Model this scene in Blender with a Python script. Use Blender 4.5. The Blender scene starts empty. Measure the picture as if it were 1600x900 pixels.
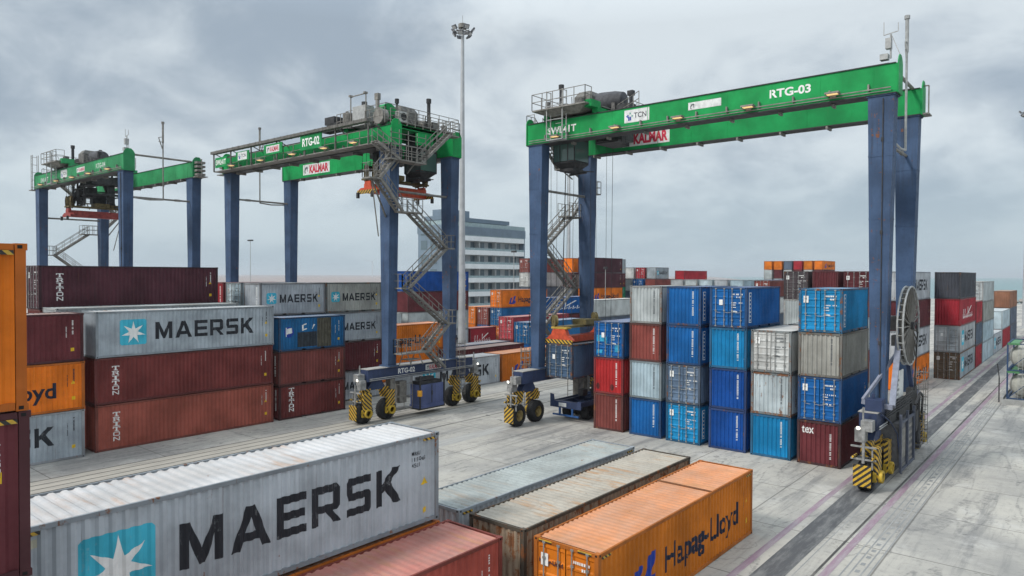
import bpy, bmesh, math, random
from mathutils import Vector, Matrix
random.seed(7)
sc = bpy.context.scene
COL = sc.collection
PI = math.pi
CW = 2.438

# ---------------------------------------------------------------- node helpers
def new_mat(name):
    m = bpy.data.materials.new(name); m.use_nodes = True
    nt = m.node_tree; nt.nodes.clear()
    o = nt.nodes.new('ShaderNodeOutputMaterial'); b = nt.nodes.new('ShaderNodeBsdfPrincipled')
    nt.links.new(b.outputs[0], o.inputs[0])
    return m, nt, b
class NT:
    def __init__(s, nt): s.nt = nt; s.L = nt.links.new
    def n(s, t, **k):
        x = s.nt.nodes.new(t)
        for a, v in k.items(): setattr(x, a, v)
        return x
    def put(s, sock, v):
        if hasattr(v, 'is_linked'): s.L(v, sock)
        else: sock.default_value = v
    def math(s, op, a, b=0.0, c=None, clamp=False):
        x = s.n('ShaderNodeMath', operation=op, use_clamp=clamp)
        s.put(x.inputs[0], a); s.put(x.inputs[1], b)
        if c is not None: s.put(x.inputs[2], c)
        return x.outputs[0]
    def vmath(s, op, a, b):
        x = s.n('ShaderNodeVectorMath', operation=op); s.put(x.inputs[0], a); s.put(x.inputs[1], b); return x.outputs[0]
    def noise(s, vec, scale, detail=4, rough=.55, dist=0.0):
        x = s.n('ShaderNodeTexNoise'); s.L(vec, x.inputs['Vector'])
        x.inputs['Scale'].default_value = scale; x.inputs['Detail'].default_value = detail
        x.inputs['Roughness'].default_value = rough; x.inputs['Distortion'].default_value = dist
        return x.outputs['Fac']
    def step(s, v, lo, hi, a=0.0, b=1.0):
        x = s.n('ShaderNodeMapRange', interpolation_type='SMOOTHSTEP'); s.put(x.inputs[0], v)
        for i, q in enumerate((lo, hi, a, b)): x.inputs[1 + i].default_value = q
        return x.outputs[0]
    def mix(s, f, a, b, blend='MIX'):
        x = s.n('ShaderNodeMix', data_type='RGBA', blend_type=blend)
        s.put(x.inputs[0], f); s.put(x.inputs[6], a); s.put(x.inputs[7], b)
        return x.outputs[2]
    def objvec(s, rnd=True):
        tc = s.n('ShaderNodeTexCoord').outputs['Object']
        if not rnd: return tc
        oi = s.n('ShaderNodeObjectInfo').outputs['Random']
        c = s.n('ShaderNodeCombineXYZ')
        for i, k in enumerate((37.1, 91.7, 53.3)): s.L(s.math('MULTIPLY', oi, k), c.inputs[i])
        return s.vmath('ADD', tc, c.outputs[0])
def C4(c): return (c[0], c[1], c[2], 1.0)

_pm = {}
def paint(name, rgb, rust=.3, dirt=.5, rough=.6, spots=0.0, dust=0.0, metal=0.0):
    key = (name, rust, dirt, dust)
    if key in _pm: return _pm[key]
    m, nt, b = new_mat(name); q = NT(nt); v = q.objvec()
    big = q.noise(v, .55, 5)
    col = q.mix(q.step(big, .3, .72), C4([c * .72 for c in rgb]), C4([min(1, c * 1.18 + .004) for c in rgb]))
    sv = q.vmath('MULTIPLY', v, (5.5, 5.5, .3)); st = q.noise(sv, 1.0, 5, .6)
    col = q.mix(q.step(st, .5, .78, 0, .75 * dirt), col, C4((rgb[0] * .35 + .012, rgb[1] * .35 + .010, rgb[2] * .35 + .008)))
    mot = q.noise(v, 7.0, 4, .65)
    col = q.mix(q.step(mot, .52, .75, 0, .35 * dirt), col, C4([c * .50 + .018 for c in rgb]))
    if dust:
        dn = q.noise(q.vmath('MULTIPLY', v, (1.2, .5, 1)), 1.3, 6, .65)
        col = q.mix(q.step(dn, .25, .75, dust * .55, dust * .95), col, C4((.50, .475, .43)))
        yr = q.noise(q.vmath('MULTIPLY', v, (.5, 3.2, 1)), 1.0, 6, .7)
        big2 = q.noise(v, .28, 3, .5); yrm = q.math('MULTIPLY', q.step(yr, .46, .70, 0, min(1.0, 2.0 * rust)), q.step(big2, .40, .58))
        col = q.mix(yrm, col, C4((.36, .20, .095)))
    run = q.noise(q.vmath('MULTIPLY', v, (13, 13, .42)), 1.0, 5, .6)
    col = q.mix(q.step(run, .66 - .06 * rust, .74, 0, min(.85, .35 + .5 * rust)), col, C4((.13, .062, .03)))
    rn = q.noise(v, 2.3, 9, .72)
    rm = q.math('ADD', q.math('MULTIPLY', rn, .68), q.math('MULTIPLY', st, .32))
    oi = q.n('ShaderNodeObjectInfo').outputs['Random']; rm = q.math('ADD', rm, q.math('MULTIPLY', q.math('SUBTRACT', oi, .5), .07))
    col = q.mix(1.0, col, q.mix(q.math('FRACT', q.math('MULTIPLY', oi, 7.31)), C4((.80, .84, .86)), C4((1.06, 1.0, .97))), 'MULTIPLY')
    t = .70 - .16 * rust
    rustc = q.mix(q.noise(v, 14, 3), C4((.10, .035, .014)), C4((.26, .10, .035)))
    col = q.mix(q.step(rm, t, t + .05, 0, .9), col, rustc)
    nt.links.new(col, b.inputs['Base Color'])
    b.inputs['Roughness'].default_value = rough; b.inputs['Metallic'].default_value = metal; b.inputs['Specular IOR Level'].default_value = .22
    q.put(b.inputs['Roughness'], q.step(mot, .3, .7, rough - .1, rough + .15))
    _pm[key] = m; return m
def plain(name, rgb, rough=.6, metal=0.0, var=.18, scale=3.0):
    if name in _pm: return _pm[name]
    m, nt, b = new_mat(name); q = NT(nt); v = q.objvec()
    f = q.noise(v, scale, 6, .65)
    col = q.mix(q.step(f, .3, .7), C4([c * (1 - var) for c in rgb]), C4([min(1, c * (1 + var)) for c in rgb]))
    nt.links.new(col, b.inputs['Base Color']); b.inputs['Roughness'].default_value = rough; b.inputs['Metallic'].default_value = metal; b.inputs['Specular IOR Level'].default_value = .3
    _pm[name] = m; return m
def emit(name, rgb, s):
    m, nt, b = new_mat(name); b.inputs['Base Color'].default_value = C4(rgb)
    b.inputs['Emission Color'].default_value = C4(rgb); b.inputs['Emission Strength'].default_value = s
    return m
def stripes(name, k=2.6, sx=1.0, sy=1.0):
    m, nt, b = new_mat(name); q = NT(nt)
    tc = q.n('ShaderNodeTexCoord').outputs['Object']; s = q.n('ShaderNodeSeparateXYZ'); q.L(tc, s.inputs[0])
    a = q.math('ADD', q.math('ADD', q.math('MULTIPLY', s.outputs[0], sx), q.math('MULTIPLY', s.outputs[1], sy)), s.outputs[2])
    f = q.math('FRACT', q.math('MULTIPLY', a, k))
    g = q.math('GREATER_THAN', f, .5)
    d = q.noise(q.objvec(), 6, 5, .7)
    ye = q.mix(q.step(d, .35, .75), C4((.62, .37, .02)), C4((.30, .20, .05)))
    nt.links.new(q.mix(g, ye, C4((.022, .02, .018))), b.inputs['Base Color']); b.inputs['Roughness'].default_value = .6
    return m

# ---------------------------------------------------------------- mesh builder
class MB:
    def __init__(s): s.v = []; s.f = []
    def poly(s, pts):
        i = len(s.v); s.v += [tuple(p) for p in pts]; s.f.append(tuple(range(i, i + len(pts))))
    def box(s, a, b):
        x0, y0, z0 = a; x1, y1, z1 = b
        x0, x1 = min(x0, x1), max(x0, x1); y0, y1 = min(y0, y1), max(y0, y1); z0, z1 = min(z0, z1), max(z0, z1)
        i = len(s.v)
        s.v += [(x0, y0, z0), (x1, y0, z0), (x1, y1, z0), (x0, y1, z0), (x0, y0, z1), (x1, y0, z1), (x1, y1, z1), (x0, y1, z1)]
        for q in ((0, 3, 2, 1), (4, 5, 6, 7), (0, 1, 5, 4), (1, 2, 6, 5), (2, 3, 7, 6), (3, 0, 4, 7)): s.f.append(tuple(i + k for k in q))
        return s
    def cb(s, c, d): return s.box([c[k] - d[k] / 2 for k in range(3)], [c[k] + d[k] / 2 for k in range(3)])
    def frus(s, c0, d0, c1, d1):
        i = len(s.v)
        for c, d in ((c0, d0), (c1, d1)):
            for sx, sy in ((-1, -1), (1, -1), (1, 1), (-1, 1)): s.v.append((c[0] + sx * d[0] / 2, c[1] + sy * d[1] / 2, c[2]))
        for q in ((0, 3, 2, 1), (4, 5, 6, 7), (0, 1, 5, 4), (1, 2, 6, 5), (2, 3, 7, 6), (3, 0, 4, 7)): s.f.append(tuple(i + k for k in q))
        return s
    def bar(s, p, q, r, n=4, r2=None, ends=True):
        p = Vector(p); q = Vector(q); d = q - p
        if d.length < 1e-6: return s
        d.normalize(); u = d.cross(Vector((0, 0, 1)))
        if u.length < 1e-3: u = Vector((1, 0, 0))
        u.normalize(); w = u.cross(d); r2 = r if r2 is None else r2
        i = len(s.v); o = PI / 4 if n == 4 else 0
        for c, rr in ((p, r), (q, r2)):
            for k in range(n):
                a = o + 2 * PI * k / n; s.v.append(tuple(c + u * (rr * math.cos(a)) + w * (rr * math.sin(a))))
        for k in range(n): s.f.append((i + k, i + (k + 1) % n, i + n + (k + 1) % n, i + n + k))
        if ends: s.f.append(tuple(i + k for k in range(n))[::-1]); s.f.append(tuple(i + n + k for k in range(n)))
        return s
    def path(s, pts, r, n=6):
        for a, b in zip(pts, pts[1:]): s.bar(a, b, r, n)
        return s
    def ring(s, c, axis, r, t, n=36, m=6, phase=0):
        ax = Vector(axis).normalized(); u = ax.orthogonal().normalized(); w = ax.cross(u); c = Vector(c); i = len(s.v)
        for k in range(n):
            a = 2 * PI * k / n; e = u * math.cos(a) + w * math.sin(a)
            for j in range(m):
                b = 2 * PI * j / m; s.v.append(tuple(c + e * (r + t * math.cos(b)) + ax * (t * math.sin(b))))
        for k in range(n):
            for j in range(m):
                s.f.append((i + k * m + j, i + ((k + 1) % n) * m + j, i + ((k + 1) % n) * m + (j + 1) % m, i + k * m + (j + 1) % m))
        return s
    def lathe(s, c, axis, prof, n=28):
        ax = Vector(axis).normalized(); u = ax.orthogonal().normalized(); w = ax.cross(u); c = Vector(c); i = len(s.v); m = len(prof)
        for k in range(n):
            a = 2 * PI * k / n; e = u * math.cos(a) + w * math.sin(a)
            for (h, r) in prof: s.v.append(tuple(c + ax * h + e * r))
        for k in range(n):
            for j in range(m - 1): s.f.append((i + k * m + j, i + k * m + j + 1, i + ((k + 1) % n) * m + j + 1, i + ((k + 1) % n) * m + j))
        return s
    def prism(s, pts, off):
        n = len(pts); i = len(s.v); o = Vector(off)
        s.v += [tuple(p) for p in pts] + [tuple(Vector(p) + o) for p in pts]
        s.f.append(tuple(range(i, i + n))[::-1]); s.f.append(tuple(range(i + n, i + 2 * n)))
        for k in range(n): s.f.append((i + k, i + (k + 1) % n, i + n + (k + 1) % n, i + n + k))
        return s
    def mesh(s, name, fix=True, smooth=False):
        me = bpy.data.meshes.new(name); me.from_pydata(s.v, [], s.f)
        if fix:
            bm = bmesh.new(); bm.from_mesh(me); bmesh.ops.recalc_face_normals(bm, faces=bm.faces); bm.to_mesh(me); bm.free()
        if smooth:
            for p in me.polygons: p.use_smooth = True
            try: me.set_sharp_from_angle(angle=math.radians(40))
            except Exception: pass
        me.materials.append(None); me.update(); return me
def link(name, me, mat, parent=None, loc=(0, 0, 0), rotz=0):
    o = bpy.data.objects.new(name, me); COL.objects.link(o)
    o.location = loc; o.rotation_euler = (0, 0, rotz)
    if parent: o.parent = parent
    o.material_slots[0].link = 'OBJECT'; o.material_slots[0].material = mat
    return o
def part(name, mb, mat, parent, smooth=False, label=None):
    o = link(name, mb.mesh(name, smooth=smooth), mat, parent)
    if label: o['label'] = label
    return o
def thing(name, label, cat, loc, rotz=0, group=None):
    o = bpy.data.objects.new(name, None); COL.objects.link(o); o.empty_display_size = .3
    o.location = loc; o.rotation_euler = (0, 0, rotz); o['label'] = label; o['category'] = cat
    if group: o['group'] = group
    return o
def struct(name, mb, mat):
    o = link(name, mb.mesh(name), mat); o['kind'] = 'structure'; return o

# ---------------------------------------------------------------- lettering
def glyphs(txt, w, h, bold=0.0, shear=0.0, space=1.0):
    cu = bpy.data.curves.new('lettering', 'FONT'); cu.body = txt; cu.size = 1; cu.offset = bold; cu.shear = shear; cu.space_character = space
    cu.resolution_u = 3
    ob = bpy.data.objects.new('lettering', cu); COL.objects.link(ob)
    dg = bpy.context.evaluated_depsgraph_get(); me = bpy.data.meshes.new_from_object(ob.evaluated_get(dg))
    vs = [(v.co.x, v.co.y) for v in me.vertices]; fs = [tuple(p.vertices) for p in me.polygons]
    bpy.data.objects.remove(ob); bpy.data.curves.remove(cu); bpy.data.meshes.remove(me)
    return fit(vs, fs, w, h)
def fit(vs, fs, w, h):
    x0 = min(v[0] for v in vs); x1 = max(v[0] for v in vs); y0 = min(v[1] for v in vs); y1 = max(v[1] for v in vs)
    if w is None: w = h * (x1 - x0) / (y1 - y0)
    return [((x - x0) / (x1 - x0) * w, (y - y0) / (y1 - y0) * h) for x, y in vs], fs
def polys(pl, w=None, h=None):
    vs = []; fs = []
    for p in pl:
        i = len(vs); vs += [tuple(q) for q in p]; fs.append(tuple(range(i, i + len(p))))
    return (vs, fs) if h is None else fit(vs, fs, w, h)
def shift(g, dx, dy): return [(x + dx, y + dy) for x, y in g[0]], g[1]
def join(*gs):
    vs = []; fs = []
    for g in gs:
        i = len(vs); vs += g[0]; fs += [tuple(k + i for k in f) for f in g[1]]
    return vs, fs
def rect(u0, v0, u1, v1): return [(u0, v0), (u1, v0), (u1, v1), (u0, v1)]
BLK = {
 'M': ([[(0, 0), (.23, 0), (.23, .62), (.23, 1), (0, 1)], [(.23, .62), (.49, .02), (.575, .36), (.26, 1), (.23, 1)], [(.49, .02), (.66, .02), (.575, .36)], [(.66, .02), (.92, .62), (.92, 1), (.89, 1), (.575, .36)], [(.92, 0), (1.15, 0), (1.15, 1), (.92, 1)]], 1.15),
 'A': ([[(0, 0), (.26, 0), (.585, .74), (.585, 1), (.45, 1)], [(.91, 0), (1.17, 0), (.72, 1), (.585, 1), (.585, .74)], [(.342, .187), (.828, .187), (.74, .387), (.43, .387)]], 1.17),
 'E': ([rect(0, 0, .24, 1), rect(.24, 0, .95, .2), rect(.24, .4, .9, .6), rect(.24, .8, .95, 1)], .95),
 'R': ([rect(0, 0, .24, 1), [(.24, .8), (.76, .8), (.98, .8), (.98, .88), (.87, 1), (.24, 1)], rect(.76, .5, .98, .8), [(.24, .31), (.87, .31), (.98, .42), (.98, .5), (.24, .5)], [(.48, .31), (.76, 0), (1.03, 0), (.74, .31)]], 1.03),
 'S': ([[(0, .8), (.95, .8), (.95, 1), (.1, 1), (0, .9)], rect(0, .6, .23, .8), [(0, .6), (.1, .4), (.95, .4), (.95, .5), (.85, .6)], rect(.72, .2, .95, .4), [(0, 0), (.85, 0), (.95, .1), (.95, .2), (0, .2)]], .95),
 'K': ([rect(0, 0, .24, 1), [(.24, .36), (.44, .47), (1.04, 1), (.70, 1), (.24, .6)], [(.44, .47), (.36, .425), (.74, 0), (1.06, 0), (.60, .607)]], 1.06),
}
def block_word(word, w, h, gap=.16):
    x = 0; out = []
    for ch in word:
        p, cw = BLK[ch]; out += [[(a + x, b) for a, b in q] for q in p]; x += cw + gap
    return polys(out, w, h)
def star(r, r2, n=7, rot=PI / 2):
    c = [(0, 0)]; pts = [((r if k % 2 == 0 else r2) * math.cos(rot + PI * k / n), (r if k % 2 == 0 else r2) * math.sin(rot + PI * k / n)) for k in range(2 * n)]
    return c + pts, [(0, 1 + k, 1 + (k + 1) % (2 * n)) for k in range(2 * n)]
def rsq(s, c=.08):
    return [[(c, 0), (s - c, 0), (s, c), (s, s - c), (s - c, s), (c, s), (0, s - c), (0, c)]]
SER = {'T': [rect(.41, 0, .59, .84), rect(.0, .84, 1, 1), rect(.0, .66, .12, .84), rect(.88, .66, 1, .84), rect(.25, -.001, .41, .13), rect(.59, -.001, .75, .13)],
       'I': [rect(.38, .14, .62, .86), rect(.05, .86, .95, 1), rect(.05, 0, .95, .14)],
       'N': [rect(.06, 0, .22, 1), rect(.78, 0, .94, 1), [(.22, .76), (.22, 1), (.78, .24), (.78, 0)]],
       'O': [rect(.05, .18, .22, .82), rect(.78, .18, .95, .82), [(.05, .82), (.95, .82), (.78, 1), (.22, 1)], [(.05, .18), (.22, 0), (.78, 0), (.95, .18)]],
       'R': [rect(.10, 0, .30, 1), rect(.30, .84, .80, 1), [(.70, .58), (.94, .62), (.94, .84), (.70, .84)], rect(.30, .42, .80, .58), [(.52, .42), (.74, 0), (1, 0), (.78, .42)], rect(.0, .0, .10, .14), rect(.30, 0, .42, .14), rect(0, .86, .10, 1)]}
def triton(lh, lw, gap):
    out = []; z = 0
    for ch in reversed('TRITON'):
        out += [[(a * lw, z + b * lh) for a, b in p] for p in SER[ch]]; z += lh + gap
    return polys(out)
def hl_logo(s):
    # two heavy slanted strokes, joined low down, the second with a small foot
    return polys([[(0, 0), (.20, 0), (.26, .16), (.46, .74), (.42, .80), (.18, .68)], [(.20, 0), (.52, 0), (.52, .20), (.26, .16)], [(.52, 0), (.66, 0), (.98, .95), (.94, 1), (.70, .92), (.46, .20), (.52, .20)], [(.66, 0), (.86, .06), (.98, .38), (.94, .42), (.775, .34)]], s * 1.3, s)
def marks(rows, seed):
    r = random.Random(seed); out = []
    for (u, v, n, vertical, sz) in rows:
        p = 0
        for k in range(n):
            w = sz * r.uniform(.45, .75)
            if r.random() < .14: p += sz * .8
            out.append(rect(u, v - p - w, u + sz, v - p) if vertical else rect(u + p, v, u + p + w, v + sz)); p += w + sz * .28
    return polys(out)

# ---------------------------------------------------------------- containers
def corr(L0, L1, period, d):
    n = max(1, round((L1 - L0) / period)); p = (L1 - L0) / n; out = []
    for k in range(n):
        for f, o in ((0, 0), (.27, 0), (.5, -d), (.77, -d)): out.append((L0 + (k + f) * p, o))
    out.append((L1, 0)); return out
def pval(pr, s):
    if s <= pr[0][0]: return pr[0][1]
    for a, b in zip(pr, pr[1:]):
        if s <= b[0]: return a[1] + (b[1] - a[1]) * (s - a[0]) / (b[0] - a[0] + 1e-9)
    return pr[-1][1]
SIDE_IN = .016
def side_prof(L): return corr(.17, L - .17, .278, .046)
END_PROF = corr(.17, CW - .17, .262, .058)
_mc = {}
def cached(key, fn):
    if key not in _mc: _mc[key] = fn()
    return _mc[key]
def walls_mesh(L, h, front):
    def f():
        m = MB(); z0, z1 = .14, h - .11
        for sx in (1, -1):
            pr = side_prof(L); i = len(m.v)
            for s, o in pr: m.v += [(sx * (CW / 2 - SIDE_IN + o), s, z0), (sx * (CW / 2 - SIDE_IN + o), s, z1)]
            for k in range(len(pr) - 1):
                q = (i + 2 * k, i + 2 * k + 2, i + 2 * k + 3, i + 2 * k + 1); m.f.append(q if sx > 0 else q[::-1])
        for e in ((-1, 1) if front else (1,)):
            i = len(m.v)
            for s, o in END_PROF:
                y = (SIDE_IN - o) if e < 0 else (L - SIDE_IN + o)
                m.v += [(s - CW / 2, y, z0), (s - CW / 2, y, z1)]
            for k in range(len(END_PROF) - 1):
                q = (i + 2 * k, i + 2 * k + 2, i + 2 * k + 3, i + 2 * k + 1); m.f.append(q if e < 0 else q[::-1])
        return m.mesh('walls', fix=False)
    return cached(('w', L, h, front), f)
def roof_mesh(L, h):
    def f():
        m = MB(); pr = corr(.16, L - .16, .285, .034); i = len(m.v); x = CW / 2 - .07
        for s, o in pr: m.v += [(-x, s, h - .026 + o), (x, s, h - .026 + o)]
        for k in range(len(pr) - 1): m.f.append((i + 2 * k, i + 2 * k + 1, i + 2 * k + 3, i + 2 * k + 2))
        return m.mesh('roof', fix=False)
    return cached(('r', L, h), f)
def frame_mesh(L, h, front):
    def f():
        m = MB(); W = CW / 2
        for sx in (-1, 1):
            for y0 in (0, L - .16):
                m.box((sx * W, y0, .118), (sx * (W - .14), y0 + .16, h - .118))
                for z0 in (0, h - .118):
                    a = .004
                    m.box((sx * (W + a), y0 - a, z0), (sx * (W - .17), y0 + .178 + a - .0, z0 + .118))
                # dark pocket holes are real recesses: thin frames round them
            g = sorted([0.178] + ([L * .5 - 1.05, L * .5 - .70, L * .5 + .70, L * .5 + 1.05]) + [L - .178]) if L < 7 else [.178, L - .178]
            for k in range(0, len(g) - 1, 2): m.box((sx * W, g[k], .02), (sx * (W - .09), g[k + 1], .15))
            for k in range(1, len(g) - 1, 2): m.box((sx * W, g[k], .12), (sx * (W - .09), g[k + 1], .15))
            m.box((sx * (W - .004), .178, h - .115), (sx * (W - .075), L - .178, h - .008))
        for e in (0, 1):
            ya, yb = (0.004, .08) if e == 0 else (L - .08, L - .004)
            m.box((-W + .17, ya, .02), (W - .17, yb, .15)); m.box((-W + .17, ya, h - .125), (W - .17, yb, h - .006))
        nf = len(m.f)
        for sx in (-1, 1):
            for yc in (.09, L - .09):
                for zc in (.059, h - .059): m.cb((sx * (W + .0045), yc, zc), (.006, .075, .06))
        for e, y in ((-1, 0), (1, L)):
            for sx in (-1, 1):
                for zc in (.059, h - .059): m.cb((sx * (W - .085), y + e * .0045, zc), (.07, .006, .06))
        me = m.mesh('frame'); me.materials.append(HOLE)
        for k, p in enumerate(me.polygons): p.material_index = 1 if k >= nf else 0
        return me
    return cached(('f', L, h), f)
def door_mesh(h, s):
    def f():
        m = MB(); x0, x1 = (.018, CW / 2 - .15); z0, z1 = .16, h - .135; y = .035
        zs = [(z0, 0)]; n = 5; p = (z1 - z0 - .2) / n; z = z0 + .1; zs.append((z, 0))
        for k in range(n):
            zs += [(z + .07 * p, .0), (z + .17 * p, .035), (z + .83 * p, .035), (z + .93 * p, 0)]; z += p
        zs.append((z1, 0)); xs = [(x0, 0), (x0 + .09, 0), (x1 - .09, 0), (x1, 0)]
        i = len(m.v)
        for zz, o in zs:
            for k, (xx, _) in enumerate(xs): m.v.append((s * xx, y + (o if k in (1, 2) else 0), zz))
        for k in range(len(zs) - 1):
            for j in range(3):
                q = (i + 4 * k + j, i + 4 * k + j + 1, i + 4 * k + 5 + j, i + 4 * k + 4 + j); m.f.append(q if s > 0 else q[::-1])
        return m.mesh('door', fix=False)
    return cached(('d', h, s), f)
def lockbar_mesh(h, x):
    def f():
        m = MB(); m.bar((x, -.012, .10), (x, -.012, h - .08), .024, 6)
        for z in (.11, .5, 1.1, h - .6, h - .1): m.cb((x, .008, z), (.11, .05, .07))
        sg = 1 if x > 0 else -1
        m.bar((x, -.03, 1.0), (x - sg * .33, -.035, .96), .018, 4)
        return m.mesh('locking_bar')
    return cached(('l', h, x), f)
def drape(key, geo, face, L, u0, v0, off, flat=False):
    """lettering that follows the corrugation of a container face"""
    def f():
        pr = side_prof(L) if face == 'side' else END_PROF
        vs, fs = geo; bm = bmesh.new(); bv = [bm.verts.new((x + u0, y + v0, 0)) for x, y in vs]
        for q in fs:
            try: bm.faces.new([bv[k] for k in q])
            except ValueError: pass
        if not flat:
            xs = [v.co.x for v in bm.verts]; a, b = min(xs), max(xs)
            for s, _ in pr:
                if a < s < b:
                    bmesh.ops.bisect_plane(bm, geom=bm.verts[:] + bm.edges[:] + bm.faces[:], dist=1e-5, plane_co=(s, 0, 0), plane_no=(1, 0, 0))
        for v in bm.verts:
            o = 0 if flat else pval(pr, v.co.x); x, z = v.co.x, v.co.y
            if face == 'side': v.co = (CW / 2 - SIDE_IN + o + off, x, z)
            else: v.co = (x - CW / 2, SIDE_IN - o - off, z)
        bmesh.ops.recalc_face_normals(bm, faces=bm.faces)
        n = Vector((1, 0, 0)) if face == 'side' else Vector((0, -1, 0))
        for fc in bm.faces:
            if fc.normal.dot(n) < 0: fc.normal_flip()
        me = bpy.data.meshes.new('lettering'); bm.to_mesh(me); bm.free(); me.materials.append(None); return me
    return cached(('t',) + key, f)

COLS = {
 'maersk': ((.43, .465, .50), .32, .34), 'maerskdirty': ((.34, .36, .34), .55, .7), 'palegrey': ((.47, .50, .50), .45, .5), 'paleblue': ((.42, .52, .57), .3, .4),
 'rustywhite': ((.48, .54, .56), .75, .6), 'khaki': ((.34, .34, .31), .55, .7), 'maroon': ((.120, .026, .032), .25, .4), 'triton': ((.170, .036, .033), .3, .4),
 'redbrown': ((.33, .088, .062), .35, .4), 'brick': ((.215, .055, .046), .3, .45), 'orange': ((.72, .185, .012), .25, .35), 'oldorange': ((.57, .165, .010), .3, .4),
 'blue': ((.004, .108, .345), .25, .4), 'royal': ((.003, .070, .31), .2, .3), 'sky': ((.006, .235, .50), .35, .5), 'mid': ((.010, .125, .31), .35, .6),
 'slate': ((.10, .13, .18), .4, .6), 'greyblue': ((.13, .19, .28), .45, .9), 'rusted': ((.42, .40, .35), 1.5, .9), 'hoisted': ((.055, .10, .17), .4, .7), 'navy': ((.022, .045, .10), .4, .6), 'red': ((.50, .028, .03), .2, .35), 'crimson': ((.36, .022, .035), .25, .4),
 'fadedred': ((.36, .075, .055), .4, .5), 'pinkred': ((.40, .055, .07), .3, .4), 'darkbrown': ((.09, .07, .075), .4, .6), 'rustbrown': ((.13, .10, .07), .8, .7), 'charcoal': ((.055, .06, .075), .4, .6),
 'brown': ((.26, .13, .08), .4, .5), 'lightgrey': ((.38, .41, .43), .4, .5), 'green': ((.02, .25, .14), .3, .4), 'darkmaroon': ((.07, .02, .03), .3, .5), 'duskblue': ((.035, .075, .16), .4, .7)}
def cmat(c, dust=0.0, extra=0.0):
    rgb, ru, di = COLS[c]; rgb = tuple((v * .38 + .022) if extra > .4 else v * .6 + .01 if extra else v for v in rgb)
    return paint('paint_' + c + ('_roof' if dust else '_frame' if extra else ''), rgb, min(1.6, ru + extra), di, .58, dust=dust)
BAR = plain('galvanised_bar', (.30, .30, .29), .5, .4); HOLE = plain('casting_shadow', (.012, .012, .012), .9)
def worn(name, rgb, under, amt=.5):
    m, nt, b = new_mat(name); q = NT(nt); v = q.objvec()
    f = q.noise(v, 2.6, 9, .75); st = q.noise(q.vmath('MULTIPLY', v, (9, 9, .5)), 1.0, 5, .6)
    k = q.math('ADD', q.math('MULTIPLY', f, .65), q.math('MULTIPLY', st, .35))
    c = q.mix(q.step(q.noise(v, .8, 4), .3, .7), C4([x * .85 for x in rgb]), C4([min(1, x * 1.15 + .004) for x in rgb]))
    nt.links.new(q.mix(q.step(k, .56, .63, 0, amt), c, C4(under)), b.inputs['Base Color']); b.inputs['Roughness'].default_value = .6; b.inputs['Specular IOR Level'].default_value = .25; return m
INK = worn('letter_black', (.018, .02, .026), (.20, .21, .22), .55); WHITE = plain('letter_white', (.74, .74, .72), .6, 0, .08); NAVYINK = worn('letter_navy', (.012, .016, .035), (.30, .12, .02), .55)
LOGOBLUE = plain('logo_blue', (.012, .04, .28), .55); STARBLUE = worn('panel_cyan', (.05, .40, .53), (.24, .40, .46), .6); REDINK = plain('letter_red', (.50, .025, .06), .5)
YELLOW = plain('sticker_yellow', (.72, .47, .02), .55); GREYINK = plain('letter_grey', (.12, .13, .14), .6); HAZ = stripes('hazard_stripe_small', 5.2, 0, 1); PATCH = plain('rust_patch', (.085, .078, .058), .8, var=.3); PATCHD = plain('overpaint_patch', (.030, .036, .045), .8, var=.3)
GREENSTK = plain('sticker_green', (.03, .3, .15), .5)
def letter(parent, name, key, geo, mat, face, L, u0, v0, off=.004, flat=False):
    link(name, drape(key, geo, face, L, u0, v0, off, flat), mat, parent)
_sid = [0]
def marks_side(o, L, h, mat=WHITE, sub=0, lab=True):
    s = sub % 3
    letter(o, 'code_lettering', ('ms', L, h, s), marks([(L - .62, h - .42, 9, True, .09), (L - .95, h - .75, 14, True, .05)], s), mat, 'side', L, 0, 0)
    if lab and sub % 2 == 0: letter(o, 'sticker', ('st', L, h), polys([[(0, 0), (.24, 0), (.12, .22)]]), YELLOW, 'side', L, L - .74, h * .55, .006)
    if lab: letter(o, 'sticker', ('st2', L, h), polys([rect(.0, 0, .2, .2)]), YELLOW, 'side', L, L - .70, h * .22, .006)
def marks_end(o, h, mat=WHITE, sub=0):
    s = sub % 4
    letter(o, 'code_lettering', ('me', h, s), marks([(CW - .62, h - .32, 19, True, .085)], s + 10), mat, 'end', 0, 0, 0)
def door_marks(o, h, mat=WHITE, sub=0, plate=True):
    s = sub % 4; r = random.Random(s)
    rows = [(1.42 + r.uniform(0, .1), h - .5, 7, False, .09), (1.75, h - .68, 3, False, .09), (1.42, h - 1.02, 6, False, .065), (1.42, h - 1.16, 5, False, .065), (1.42, h - 1.3, 7, False, .05), (1.42, h - 1.55, 5, False, .06), (1.9, h - 1.02, 4, False, .065), (1.42, 1.0, 5, False, .08)]
    letter(o, 'code_lettering', ('md', h, s), marks(rows, s + 30), mat, 'end', 0, 0, 0, -.0075, True)
    if plate: letter(o, 'sign_plate', ('pl', h, s), polys([rect(.27, h - .85, .55, h - .45)] if s != 1 else [rect(.62, h - 1.15, .85, h - .8)]), WHITE, 'end', 0, 0, 0, -.0065, True)
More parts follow.
